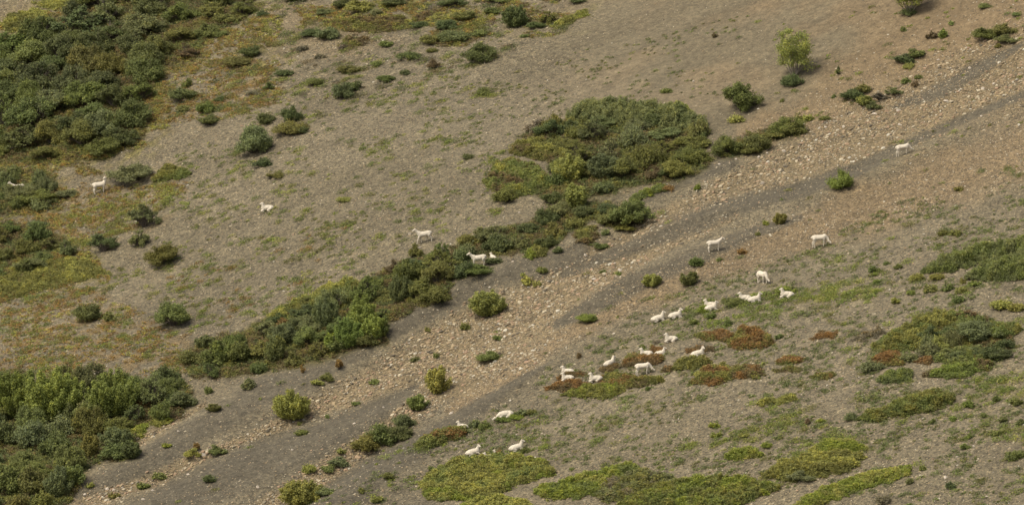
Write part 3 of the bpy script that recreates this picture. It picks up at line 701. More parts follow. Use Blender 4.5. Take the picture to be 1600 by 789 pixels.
# ------------------------------------------------------------------ small trees
def build_tree(w, h, seed):
    r = np.random.default_rng(seed); tr = []; P = []; O = []; T = []
    for k in range(11):
        a = k * 2.4 + r.uniform(-.3, .3); q = math.sqrt((k + .5) / 11)
        top = np.array([w * .46 * q * math.cos(a), w * .50 * q * math.sin(a), h * (1 - .38 * q * q) * r.uniform(.88, 1.02)])
        base = np.array([.16 * math.cos(a), .16 * math.sin(a), -.05]); mid = base * .35 + top * [.65, .65, .32] + r.normal(size=3) * .05
        tr.append(tube([base, mid * .55 + base * .45, mid, top], [.055, .042, .03, .008], 5 if False else 4))
        for j in range(14):
            t = r.uniform(.30, 1); c = (mid + (top - mid) * (t - .35) / .65) if t > .35 else mid
            dd = norm(r.normal(size=3) * [1, 1, .6] + [math.cos(a) * .4, math.sin(a) * .4, .5]); L = r.uniform(.25, .62) * (1.25 - .6 * t) * w / 2.9
            e = c + dd * L * 1.4; tr.append(tube([c, e], [.014, .004]))
            n = int(r.uniform(50, 120)); s = r.random((n, 1)) ** .7
            P.append(c * (1 - s) + e * s + r.normal(size=(n, 3)) * [.15, .15, .13]); O.append(np.tile(dd, (n, 1))); T.append(np.clip(r.normal(.6, .22, n) + r.normal(0, .12), 0, 1))
    P = np.concatenate(P); O = np.concatenate(O); T = np.concatenate(T)
    V, F = leaves(P, O, np.full(len(P), .055), .6, .4, .6, r)
    f = np_mesh('tree_crown', V, F, ML, tint=T); V, F = join(tr)
    return f, np_mesh('tree_trunk', V, F, MBK)
for (x, y, w, h, lab, sd_, colr) in [(1241,117,60,77,'small multi-stemmed yellow-green tree standing alone on the upper right slope',3,(.27,.285,.085)),
                               (1422,20,56,74,'small tree high on the right with only its foot inside the photo',9,(.22,.23,.05))]:
    gx, gy, gz = gpt(x, y); m = mpp(gy); f, t = build_tree(w * m, h * m, sd_)
    e = link('young_tree', None, loc=(gx, gy, gz)); tag(e, lab, 'tree')
    c = link('crown', f, e); c.color = (*colr, 1); link('trunk', t, e)

# ------------------------------------------------------------------ creeping mats, each a thing of its own
def mat_patch(poly, hgt, tones, label, dens=1.0, name='creeping_shrub', cat='creeping shrub', patchy=0., group=None, kind=None, leaf=.055, lump=1.0):
    q = np.array(poly, float); ex = 24 if kind else 6
    x0, x1, y0, y1 = q[:, 0].min() - ex, q[:, 0].max() + ex, q[:, 1].min() - ex * .6, q[:, 1].max() + ex * .6
    nc = int((x1 - x0) * (y1 - y0) * 3.7 * dens)
    px = rng.uniform(x0, x1, nc); py = rng.uniform(y0, y1, nc)
    sd_ = len(bpy.data.objects)
    jj = (vnoise(px * .10, py * .24, sd_) - .5) * 6 + (vnoise(px * .5, py * 1., sd_ + 5) - .5) * 5
    if kind: jj = jj * 1.6 + ((vnoise(px * .03, py * .07, sd_ + 2) - .5) * 60 if 'undergrowth' not in name else 0)
    d = polydist(px, py, poly) + jj
    lum = vnoise(px * .13 * lump, py * .30 * lump, sd_ + 9) * .5 + vnoise(px * .34 * lump, py * .75 * lump, sd_ + 3) * .5
    keep = (d > 0) & (lum > patchy * (.62 if kind else .52)) ; px, py, d, lum = px[keep], py[keep], d[keep], lum[keep]
    x, y, z = ground(px, py); n = len(x)
    prof = np.clip(d / 6, 0, 1) ** .45
    lum2 = sstep(.22, .78, lum); top = hgt * 1.2 * prof * (.18 + 1.1 * lum2)
    # a tuft = few leaves around a point near the top surface
    k = 5; zz = (top[:, None] * (1 - .55 * rng.random((n, k)) ** 1.5))
    P = np.stack([x[:, None] + rng.normal(size=(n, k)) * .07, y[:, None] + rng.normal(size=(n, k)) * .09, z[:, None] + zz + .01], -1).reshape(-1, 3)
    out = np.tile([0., -.15, .5], (len(P), 1))
    V, F = leaves(P, out, np.full(len(P), leaf), .8, .8, .5)
    tn = np.array([TONE[t] for t in tones]); m = vnoise(px * .045, py * .11, sd_ + 21) * .75 + rng.random(n) * .25
    ti = np.clip((m * 1.25 - .12) * len(tn), 0, len(tn) - 1).astype(int)
    c = np.repeat(tn[ti], k, 0); T = np.clip(rng.normal(.5, .2, len(P)) + np.repeat((lum - .5) * 1.1, k), 0, 1)
    cx, cy = x.mean(), y.mean(); cz = float(height(cx, cy)); V = V - [cx, cy, cz]
    o = link(name, np_mesh(name, V, F, MLC, tint=T, col=c), loc=(cx, cy, cz))
    tag(o, label, cat, group, kind); return o
gm = 'creeping mats on the slope'
MATS = [
 ([(655,758),(680,735),(720,716),(790,711),(850,722),(872,742),(830,752),(800,762),(780,776),(720,783),(668,779)],.34,['lime','olive','yellowgreen','green'],'wide patchy lime-green mat below the two lying sheep at the bottom',1,.45),
 ([(715,800),(730,783),(780,775),(825,785),(838,800)],.34,['lime','yellowgreen'],'lime mat cut by the bottom edge under the wide patchy one',1,.1),
 ([(835,768),(880,752),(930,738),(985,726),(1000,735),(965,750),(935,772),(880,780),(845,779)],.34,['yellowgreen','lime','green'],'tapering green mat pointing left, left of the grey-brown mat',1,.1),
 ([(930,775),(955,748),(1000,738),(1050,744),(1062,755),(1010,765),(985,785),(940,784)],.34,['greybrown','greygreen','olive','greybrown'],'grey-brown twiggy mat between two green mats at the bottom',.8,.1),
 ([(945,800),(1010,767),(1060,752),(1130,745),(1200,755),(1216,765),(1190,776),(1130,800)],.34,['lime','green','olive','lime'],'longest yellow-flecked green mat along the bottom edge',1,.1),
 ([(1190,746),(1215,726),(1260,713),(1325,706),(1352,716),(1330,735),(1270,748),(1222,752)],.38,['yellowgreen','olive','olive'],'olive mat around the silver-grey bush at the bottom',1,.05),
 ([(1265,706),(1290,686),(1325,688),(1355,702),(1310,710)],.26,['lime','yellowgreen'],'loose yellow mat directly above the olive mat at the bottom',.8,.5),
 ([(1240,790),(1290,762),(1345,742),(1420,730),(1422,742),(1375,757),(1320,776),(1268,792)],.26,['yellowgreen','lime','olive'],'long loose yellow-green mat below the olive mat',.9,.5),
 ([(1340,655),(1380,642),(1420,625),(1455,616),(1490,617),(1493,630),(1450,643),(1390,655),(1360,658)],.48,['olive','green','olive'],'long dense olive juniper mat alone on the right slope',1.1,0),
 ([(1127,716),(1148,705),(1170,701),(1196,710),(1172,718),(1140,719)],.36,['lime','yellowgreen'],'small oval green mat alone above the bottom mats',1.1,0),
 ([(1183,633),(1200,622),(1212,626),(1240,617),(1243,625),(1215,633)],.26,['olive','yellowgreen'],'thin olive mat with a notch in the middle of the right slope',1.1,0),
 ([(850,608),(868,600),(905,596),(918,605),(885,612)],.28,['rust','rust','brown'],'red-brown mat below the leftmost pair of lying sheep',1,.1),
 ([(878,618),(900,608),(935,602),(965,600),(975,612),(955,623),(920,622)],.28,['yellowgreen','olive','lime'],'yellow-olive mat below the sheep lying on the red mats',1,.35),
 ([(935,602),(975,594),(1030,590),(1038,597),(1010,605),(965,606)],.30,['rust','olive','brown'],'rusty mat under the sheep grazing among the lying ones',1,.15),
 ([(930,596),(940,588),(975,583),(992,590),(975,598),(945,599)],.20,['olive','rust'],'mixed rusty and green mat left of the sheep grazing on it',1,.3),
 ([(872,592),(885,584),(912,582),(915,587),(890,592)],.24,['brown','rust'],'small brown mat between the upper and lower left lying sheep',1,.1),
 ([(938,580),(950,571),(965,572),(960,580)],.22,['brown','rust'],'small brown mat right under the sheep lying uphill of the pair',1,.1),
 ([(968,574),(980,560),(1005,557),(1035,562),(1030,570),(1000,573)],.36,['brown','rust','olive'],'brown mat with green right half below the back-to-back sheep',1,.05),
 ([(1010,551),(1022,543),(1040,546),(1032,553)],.2,['rust','brown'],'tiny rusty mat behind the back-to-back sheep',1,.1),
 ([(1035,580),(1045,574),(1052,576),(1045,583)],.26,['rust','brown'],'tiny round rusty mat right of the grazing sheep',1,.0),
 ([(1048,577),(1062,563),(1095,559),(1112,567),(1085,579)],.40,['olive','olive','rust'],'rounded olive mat directly below the right-hand lying sheep',1.1,0),
 ([(1075,549),(1090,543),(1115,540),(1118,547),(1095,551)],.22,['rust','brown'],'thin rusty mat behind the right-hand lying sheep',1,.1),
 ([(1088,526),(1125,518),(1150,524),(1135,532),(1105,530)],.28,['brown','rust','olive'],'brown mat at the left end of the olive-brown group',1,.2),
 ([(1128,530),(1160,517),(1185,518),(1208,536),(1185,546),(1150,546)],.42,['olive','rust','olive'],'largest olive-brown mat in the middle of the right slope',1.1,0),
 ([(1078,600),(1095,588),(1130,586),(1145,595),(1120,602)],.34,['olive','olive','rust'],'olive mat, lowest of the stacked pair below the lying sheep',1.1,0),
 ([(1088,588),(1110,573),(1140,572),(1142,582),(1115,588)],.36,['olive','yellowgreen','rust'],'olive mat, upper of the stacked pair below the lying sheep',1.1,0),
 ([(1132,586),(1150,573),(1190,574),(1196,588),(1160,593)],.28,['rust','brown','olive'],'rusty patchy mat right of the stacked olive pair',1,.3),
 ([(1265,530),(1285,520),(1308,519),(1300,528)],.24,['brown','rust'],'small rusty-brown mat alone right of the olive-brown group',1,.1),
 ([(1328,530),(1350,525),(1372,514),(1382,520),(1350,532)],.24,['greybrown','brown'],'thin dead-looking grey-brown mat left of the right thicket',.8,.3),
 ([(1207,568),(1230,557),(1258,560),(1250,567),(1220,570)],.20,['rust','olive'],'faint rusty mat below and left of the small rusty-brown one',.8,.4),
 ([(1208,580),(1235,572),(1256,574),(1245,582)],.18,['brown','olive'],'faint brown mat just below the faint rusty one',.8,.4),
 ([(1260,592),(1280,584),(1305,584),(1295,592)],.20,['rust','olive'],'faint rusty-green mat left of the oval silver cushion',.8,.3),
 ([(1362,566),(1378,553),(1405,556),(1412,568),(1390,572)],.36,['rust','olive'],'orange-olive mat above the oval silver cushion at the right',1,0),
 ([(1430,566),(1450,556),(1462,562),(1450,570)],.30,['rust','brown'],'rusty mat between silver cushion and right thicket',1,0),
 ([(1373,597),(1395,582),(1425,580),(1424,592),(1400,599)],.34,['green','dark'],'small dark green mat below the orange-olive one',1.1,0),
 ([(1443,588),(1480,576),(1520,565),(1550,568),(1545,576),(1500,590),(1470,591)],.36,['green','bright','brown'],'long green mat with dark red edge under the right thicket',1.1,0),
 ([(1358,546),(1400,520),(1440,496),(1475,488),(1510,498),(1470,520),(1445,545),(1400,550)],.44,['yellowgreen','olive','green'],'juniper mat forming the left side of the right thicket',1.1,0),
 ([(1450,562),(1480,548),(1530,545),(1545,562),(1500,572)],.36,['greygreen','green'],'grey-green mat at the foot of the right thicket',1,0),
 ([(1555,510),(1590,508),(1596,518),(1575,525)],.36,['green','olive'],'green mat at the far right tip of the right thicket',1,0),
 ([(1440,427),(1470,407),(1525,392),(1600,378),(1650,374),(1650,392),(1560,404),(1512,418),(1475,428)],.60,['greygreen','green','greygreen'],'upper of the two long grey-green mats at the right edge',1.2,0),
 ([(1510,437),(1540,416),(1600,400),(1650,396),(1650,430),(1590,437),(1545,439)],.60,['greygreen','green','greygreen'],'lower of the two long grey-green mats at the right edge',1.2,0),
 ([(645,702),(662,684),(695,670),(728,670),(728,682),(700,690),(665,702)],.34,['olive','green','rust','olive'],'olive and orange mat beside the sheep resting at the scree edge',1,.15),
 ([(-20,448),(20,420),(90,405),(135,405),(165,428),(130,440),(60,455),(-20,476)],.26,['yellowgreen','olive','olive'],'large flat yellow-olive mat at the left below the thickets',1,.12),
 ([(795,242),(806,225),(840,220),(880,238),(905,250),(880,256),(840,250)],.42,['yellowgreen','olive','brown'],'upper juniper mat on the left rim of the central thicket',1.1,0),
 ([(757,286),(770,266),(800,255),(835,262),(865,285),(860,300),(815,304),(770,300)],.46,['yellowgreen','green','brown'],'lower juniper mat on the left rim of the central thicket',1.1,0),
 ([(762,268),(785,252),(815,254),(812,266),(780,272)],.36,['brown','olive'],'dark reddish mat between the two juniper mats of the central thicket',1,0),
 ([(884,188),(905,172),(960,165),(1040,172),(1075,182),(1108,200),(1100,218),(1050,205),(990,203),(920,196)],.75,['greygreen','greygreen','bluegreen'],'long silvery low willow mat along the top of the central thicket',1.2,0),
 ([(1040,178),(1055,168),(1075,172),(1078,180)],.5,['lime','yellowgreen'],'bright lime mat at the top edge of the central thicket',1.1,0),
 ([(884,198),(888,182),(900,186),(930,198),(910,202)],.3,['lime','olive'],'lime strip at the left end of the silvery willow mat',1,0),
 ([(985,315),(1000,300),(1040,290),(1042,296),(1010,308)],.3,['lime','green'],'light green mat at the bottom tip of the central thicket',1,0),
 ([(418,498),(440,484),(500,456),(545,438),(560,446),(552,470),(515,486),(470,500),(430,512)],.50,['olive','green','yellowgreen'],'dark olive juniper mat on the upper rim of the lower middle thicket',1.2,0),
 ([(895,372),(905,355),(930,358),(935,372),(915,384)],.26,['olive','brown'],'patchy dark olive mat on the bank right of the upper middle thicket',1,.35),
 ([(818,402),(835,385),(855,388),(852,400),(835,404)],.3,['lime','olive'],'lime mat at the lower rim of the upper middle thicket',1,0),
 ([(510,38),(560,24),(625,28),(655,42),(610,50),(545,50)],.26,['olive','brown','yellowgreen'],'brown and olive mat under the top edge bushes',1,.2),
 ([(640,34),(665,18),(680,16),(665,34)],.26,['brown','olive'],'narrow brown-olive mat climbing to the top edge',1,.1),
 ([(710,46),(740,36),(765,38),(750,48)],.24,['lime','olive'],'lime mat beside the blue-green bushes at the top',1,.1),
 ([(862,44),(880,30),(915,17),(918,24),(885,40)],.24,['lime','yellowgreen','olive'],'bright lime mat trailing right at the top edge',1,.1),
 ([(530,74),(545,58),(575,62),(570,72)],.24,['olive','brown'],'olive-brown mat in the rubble below the top bushes',1,.2),
 ([(240,285),(258,262),(285,264),(296,274),(275,282)],.36,['olive','green'],'olive mat at the right end of the wide grey-green bush',1.1,0),
 ([(0,45),(20,22),(60,15),(80,24),(60,40),(20,52)],.26,['olive','yellowgreen'],'olive mat in the gravel clearing at the top left corner',1,.15),
 ([(60,8),(80,-5),(150,-6),(120,14),(85,16)],.26,['olive','yellowgreen'],'olive mat at the top edge right of the gravel clearing',1,.15),
 ([(120,668),(150,655),(165,668),(140,680)],.3,['greygreen','olive'],'grey mat hidden under the poplars in the bottom left',1,0),
 ([(172,688),(195,668),(232,664),(225,680),(190,690)],.24,['lime','yellowgreen'],'bright moss-green mat in a gap of the bottom left thicket',1,.05),
 ([(245,668),(235,660),(255,652),(268,658)],.24,['lime','yellowgreen'],'tiny bright mat at the stones of the bottom left thicket',1,.05),
 ([(1100,772),(1120,762),(1135,768),(1115,775)],.05,['greybrown'],'bare grey-brown gap plant inside the longest green mat',.3,.6),
]
for poly, hg, tones, lab, dens, patchy in MATS[:-1]:
    mat_patch(poly, hg, tones, lab, dens, patchy=patchy, group=gm)

# understory of the thickets and loose moss: nobody could count it
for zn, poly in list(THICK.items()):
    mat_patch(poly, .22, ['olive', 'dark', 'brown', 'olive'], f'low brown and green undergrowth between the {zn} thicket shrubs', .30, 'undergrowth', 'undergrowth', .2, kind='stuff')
for i, poly in enumerate(MOSSY[:7]):
    mat_patch(poly, .12, ['olive', 'yellowgreen', 'ochre', 'olive', 'brown'], 'olive and ochre moss creeping over the ground',   .30, 'ground_cover', 'moss', .72, kind='stuff')
for poly in OCHRE:
    mat_patch(poly, .09, ['ochre', 'olive', 'ochre', 'yellowgreen'], 'orange and green moss flecks on the gravel', .14, 'ground_cover', 'moss', .92, kind='stuff')

# ------------------------------------------------------------------ tiny ground plants
def tufts(name, regs, label):
    Ps, Cs, Ts, Sz = [], [], [], []
    for poly, n, tones, (s0, s1) in regs:
        q = np.array(poly, float)
        px = rng.uniform(q[:, 0].min(), q[:, 0].max(), n * 6); py = rng.uniform(q[:, 1].min(), q[:, 1].max(), n * 6)
        cl = vnoise(px * .022, py * .05, len(poly) + n)
        k = inpoly(px, py, poly) & (rng.random(len(px)) < sstep(.2, .75, cl))
        for p in THICK.values(): k &= ~inpoly(px, py, p)
        k &= streak_w(px, py, 'tan', .3) < rng.random(len(px)) * 1.3
        px, py = px[k][:n], py[k][:n]; x, y, z = ground(px, py); m = len(x)
        s = (s0 + (s1 - s0) * rng.random(m) ** 2.2) * M * 1.0
        tn = np.array([TONE[t] for t in tones])[rng.integers(0, len(tones), m)] * rng.uniform(.75, 1.2, (m, 1))
        for j in range(m):
            kk = int(12 + 260 * s[j] * s[j] + 24 * s[j]); r_ = rng.normal(size=(kk, 2)) * .42
            th = r_ * [s[j], s[j] * .95]
            hz = .5 * s[j] ** .7 * .28 * np.exp(-(r_ ** 2).sum(1)) + .01
            Ps.append(np.stack([x[j] + th[:, 0], y[j] + th[:, 1], z[j] + A * th[:, 0] + B * th[:, 1] + hz * rng.random(kk) * 1.6 + .015], -1))
            Cs.append(np.tile(tn[j], (kk, 1)))
    P = np.concatenate(Ps); C = np.concatenate(Cs)
    V, F = leaves(P, np.tile([0, -.2, .4], (len(P), 1)), np.full(len(P), .055), .9, .8, .5)
    o = link(name, np_mesh(name, V, F, MLC, tint=np.clip(rng.normal(.5, .2, len(P)), 0, 1), col=C))
    tag(o, label, 'ground cover', kind='stuff')
tufts('ground_plants', [
 ([(330,130),(560,120),(820,110),(800,330),(640,380),(600,420),(420,490),(280,530),(160,460),(200,340),(300,200)], 980, ['lime','green','olive','green','yellowgreen'], (4, 15)),
 ([(60,300),(200,290),(290,290),(240,350),(140,380),(100,400),(60,340)], 330, ['ochre','lime','olive','yellowgreen'], (4, 18)),
 ([(230,110),(420,95),(440,160),(330,195),(240,190)], 300, ['ochre','olive','ochre','yellowgreen','dark'], (4, 18)),
 ([(-10,470),(160,440),(300,545),(280,585),(-10,600)], 560, ['ochre','lime','olive','ochre','green'], (3, 15)),
 ([(250,400),(560,330),(520,440),(400,500),(290,540)], 170, ['ochre','lime','green','olive'], (4, 15)),
 ([(395,0),(920,0),(880,50),(700,120),(600,150),(400,170)], 560, ['dark','green','olive','greybrown','brown','yellowgreen'], (4, 20)),
 ([(700,120),(1180,20),(1180,140),(820,200),(740,330)], 260, ['green','dark','olive'], (3, 8)),
 ([(860,560),(1000,470),(1240,400),(1450,290),(1620,240),(1620,800),(1000,740),(700,700)], 2700, ['green','dark','greygreen','green','olive'], (3, 11)),
 ([(860,560),(1000,470),(1240,400),(1450,330),(1620,300),(1620,800),(1000,740),(800,680)], 260, ['lime','green','bright','olive'], (6, 20)),
 ([(1220,475),(1280,440),(1430,435),(1350,475)], 85, ['lime','yellowgreen','bright'], (5, 18)),
 ([(1490,640),(1530,595),(1620,580),(1620,690),(1520,685)], 130, ['lime','bright','yellowgreen','green'], (4, 18)),
 ([(1040,495),(1110,465),(1240,455),(1230,500),(1100,520)], 150, ['bright','green','lime'], (4, 15)),
 ([(1050,690),(1250,640),(1360,690),(1280,740),(1100,700)], 140, ['lime','yellowgreen','green'], (5, 16)),
 ([(440,800),(600,700),(760,650),(900,700),(700,720),(640,800)], 170, ['green','lime','greygreen'], (4, 13)),
 ([(300,640),(700,480),(1000,340),(1300,200),(1600,60),(1600,220),(1000,480),(500,760),(250,790)], 150, ['green','lime','olive'], (4, 12)),
 ([(1180,20),(1600,-10),(1600,60),(1300,200),(1180,180)], 70, ['green','olive','lime'], (4, 10)),
], 'tiny green, lime and rusty plants dotted over the gravel slope')

# ------------------------------------------------------------------ pale rocks lying loose
rocks = []
RU = []
for s in range(6):
    bm = bmesh.new(); bmesh.ops.create_icosphere(bm, subdivisions=2, radius=1); r = random.Random(s + 50)
    cuts = [(Vector((r.gauss(0, 1), r.gauss(0, 1), r.gauss(0, 1))).normalized(), r.uniform(.45, .8)) for _ in range(9)]
    for v in bm.verts:
        for nrm, dd in cuts:
            k = v.co.dot(nrm)
            if k > dd: v.co -= nrm * (k - dd)
        v.co *= r.uniform(.95, 1.05)
    me = bpy.data.meshes.new('rock'); bm.to_mesh(me); bm.free(); me.materials.append(MPALE); RU.append(me)
for x, y, s in [(1226,237,8),(1199,240,6),(1186,246,6),(1191,288,9),(1150,249,5),(1124,257,5),(1123,283,6),(1084,128,5),(1366,179,9),(1404,174,9),(1318,199,7),(1466,94,5),(1486,107,5),(1515,107,6),(1478,159,8),
    (1554,132,7),(1588,126,7),(1536,140,9),(1516,78,5),(1533,182,4),(1405,195,6),(1280,201,6),(1290,200,6),(1440,217,4),(1499,143,7),(915,399,7),(969,423,9),(928,437,7),(1033,354,5),(960,412,6),(811,333,5),(886,418,5),(801,409,4),
    (132,773,7),(167,764,6),(238,766,6),(224,780,6),(279,674,5),(177,765,6),(191,762,5),(251,741,6),(207,755,5),(317,709,9),(294,741,5),(639,536,4),(657,552,6),(684,485,4),(645,523,4),(253,30,8),
    (1477,746,7),(1542,776,6),(1467,779,5),(1495,714,5),(1522,697,5),(457,703,5),(403,761,6),(599,637,5),(553,662,5),(705,646,6),(139,268,4),(1405,485,4),(1303,492,4),(1148,538,4),(640,366,5),(656,388,5)]:
    gx, gy, gz = gpt(x, y); r = s * M * .5
    o = link('pale_rock', random.choice(RU), loc=(gx, gy, gz + r * .15)); o.scale = (r * random.uniform(1, 1.3), r * random.uniform(.8, 1.2), r * random.uniform(.6, .85))
    o.rotation_euler = (random.uniform(-.4, .4), random.uniform(-.4, .4), random.uniform(0, 6)); o['_px'] = (x, y)
    tag(o, None, 'rock', 'pale loose rocks on the slope'); rocks.append((o, 'pale rock'))
auto_labels(rocks)

# ------------------------------------------------------------------ sheep
def bone_chain(bm, pts):
    """tapered links: each is a hull of two spheres"""
    for (p0, r0), (p1, r1) in zip(pts[:-1], pts[1:]):
        p0, p1 = Vector(p0), Vector(p1); L = (p1 - p0).length
        b = bmesh.new(); bmesh.ops.create_icosphere(b, subdivisions=2, radius=r0, matrix=__import__('mathutils').Matrix.Translation(p0))
        bmesh.ops.create_icosphere(b, subdivisions=2, radius=r1, matrix=__import__('mathutils').Matrix.Translation(p1))
        h = bmesh.ops.convex_hull(b, input=b.verts)
        bmesh.ops.delete(b, geom=[g for g in h['geom_interior'] if isinstance(g, bmesh.types.BMVert)], context='VERTS')
        m = bpy.data.meshes.new('t'); b.to_mesh(m); b.free(); bm.from_mesh(m); bpy.data.meshes.remove(m)
def rotz(p, c, a):
    x, y = p[0] - c[0], p[1] - c[1]; ca, sa = math.cos(a), math.sin(a)
    return (c[0] + x * ca - y * sa, c[1] + x * sa + y * ca, p[2])
def sheep_bones(pose, yaw=0, stretch=False):
    ch = []; head = None
    if pose in ('stand', 'walk', 'graze', 'look'):
        ch.append([((-.50, 0, .72), .155), ((-.38, 0, .71), .20), ((-.10, 0, .67), .215), ((.16, 0, .67), .218), ((.36, 0, .71), .185)])
        ch.append([((-.62, 0, .78), .03), ((-.68, 0, .70), .022)])
        swing = {'stand': (0, 0, 0, 0), 'look': (.02, -.04, 0, .03), 'walk': (.16, -.12, -.17, .20), 'graze': (.10, -.05, -.08, .06)}[pose]
        for i, s in enumerate((1, -1)):
            a = swing[i]; up = .05 if (pose == 'walk' and a < 0) else 0
            ch.append([((.32, s * .10, .60), .105), ((.33 + a * .4, s * .10, .40), .068), ((.335 + a * .9 + up * .3, s * .10, .27), .047), ((.33 + a * 1.1 - up, s * .10, .08 + up), .037), ((.35 + a * 1.15 - up, s * .10, .02 + up), .042)])
            a = swing[2 + i]; up = .05 if (pose == 'walk' and a > 0) else 0
            ch.append([((-.42, s * .10, .62), .15), ((-.36 + a * .4, s * .11, .46), .085), ((-.50 + a * .8, s * .11, .31), .054), ((-.46 + a + up, s * .11, .08 + up), .038), ((-.44 + a, s * .11, .02 + up), .042)])
        swing = None
        if pose == 'graze': nk = [((.34, 0, .74), .17), ((.52, 0, .62), .115), ((.66, 0, .44), .085), ((.72, 0, .34), .082)]; hd = (.72, 0, .34); mz = (.87, 0, .20); piv = (.5, 0)
        elif pose == 'look': nk = [((.34, 0, .76), .17), ((.44, 0, .96), .115), ((.48, 0, 1.12), .085), ((.50, 0, 1.20), .08)]; hd = (.50, 0, 1.20); mz = (.68, 0, 1.15); piv = (.47, 0)
        else: nk = [((.34, 0, .76), .165), ((.52, 0, .88), .11), ((.64, 0, 1.00), .085), ((.68, 0, 1.05), .08)]; hd = (.68, 0, 1.05); mz = (.87, 0, .96); piv = (.55, 0)
    else:
        ch.append([((-.42, 0, .22), .17), ((-.28, 0, .25), .215), ((0, 0, .27), .235), ((.2, 0, .28), .205), ((.30, 0, .30), .17)])
        ch.append([((-.56, 0, .26), .03), ((-.62, 0, .19), .022)])
        for s in (1, -1):
            if stretch and s == -1: ch.append([((.26, s * .12, .20), .09), ((.50, s * .13, .08), .045), ((.78, s * .13, .06), .03), ((.86, s * .13, .06), .032)])
            else: ch.append([((.26, s * .12, .18), .09), ((.47, s * .14, .07), .045), ((.36, s * .16, .045), .03), ((.22, s * .17, .04), .03)])
            ch.append([((-.30, s * .13, .22), .16), ((-.08, s * .20, .10), .075), ((-.30, s * .23, .05), .035), ((-.12, s * .25, .035), .03)])
        if pose == 'sleep': nk = [((.28, 0, .30), .16), ((.44, 0, .24), .11), ((.56, 0, .16), .085), ((.62, 0, .13), .08)]; hd = (.62, 0, .13); mz = (.80, 0, .05); piv = (.4, 0)
        else: nk = [((.24, 0, .34), .170), ((.30, 0, .48), .132), ((.335, 0, .60), .100), ((.345, 0, .68), .088)]; hd = (.345, 0, .68); mz = (.53, 0, .62); piv = (.34, 0)
    nk = [((*rotz(p, piv, yaw * k),)[:3], r) for (p, r), k in zip(nk, (0, .25, .7, 1))]
    hd2 = rotz(hd, piv, yaw); mz2 = rotz(mz, piv, yaw)
    f = Vector((mz2[0] - hd2[0], mz2[1] - hd2[1], mz2[2] - hd2[2])).normalized(); side = f.cross(Vector((0, 0, 1))).normalized(); upv = side.cross(f)
    h = Vector(hd2)
    nk = [(p, r * (1.12 if k < 2 else 1.18)) for k, (p, r) in enumerate(nk)]
    ch.append(nk); ch.append([(tuple(h), .102), (tuple(h.lerp(Vector(mz2), .5)), .078), (mz2, .055)])
    for s in (1, -1):
        ch.append([(tuple(h + side * s * .05 - f * .02 + upv * .03), .022), (tuple(h + side * s * .12 - f * .05 + upv * .04), .028), (tuple(h + side * s * .165 - f * .06 + upv * .03), .012)])
    return ch, h, Vector(mz2), f, side, upv
TMP = []
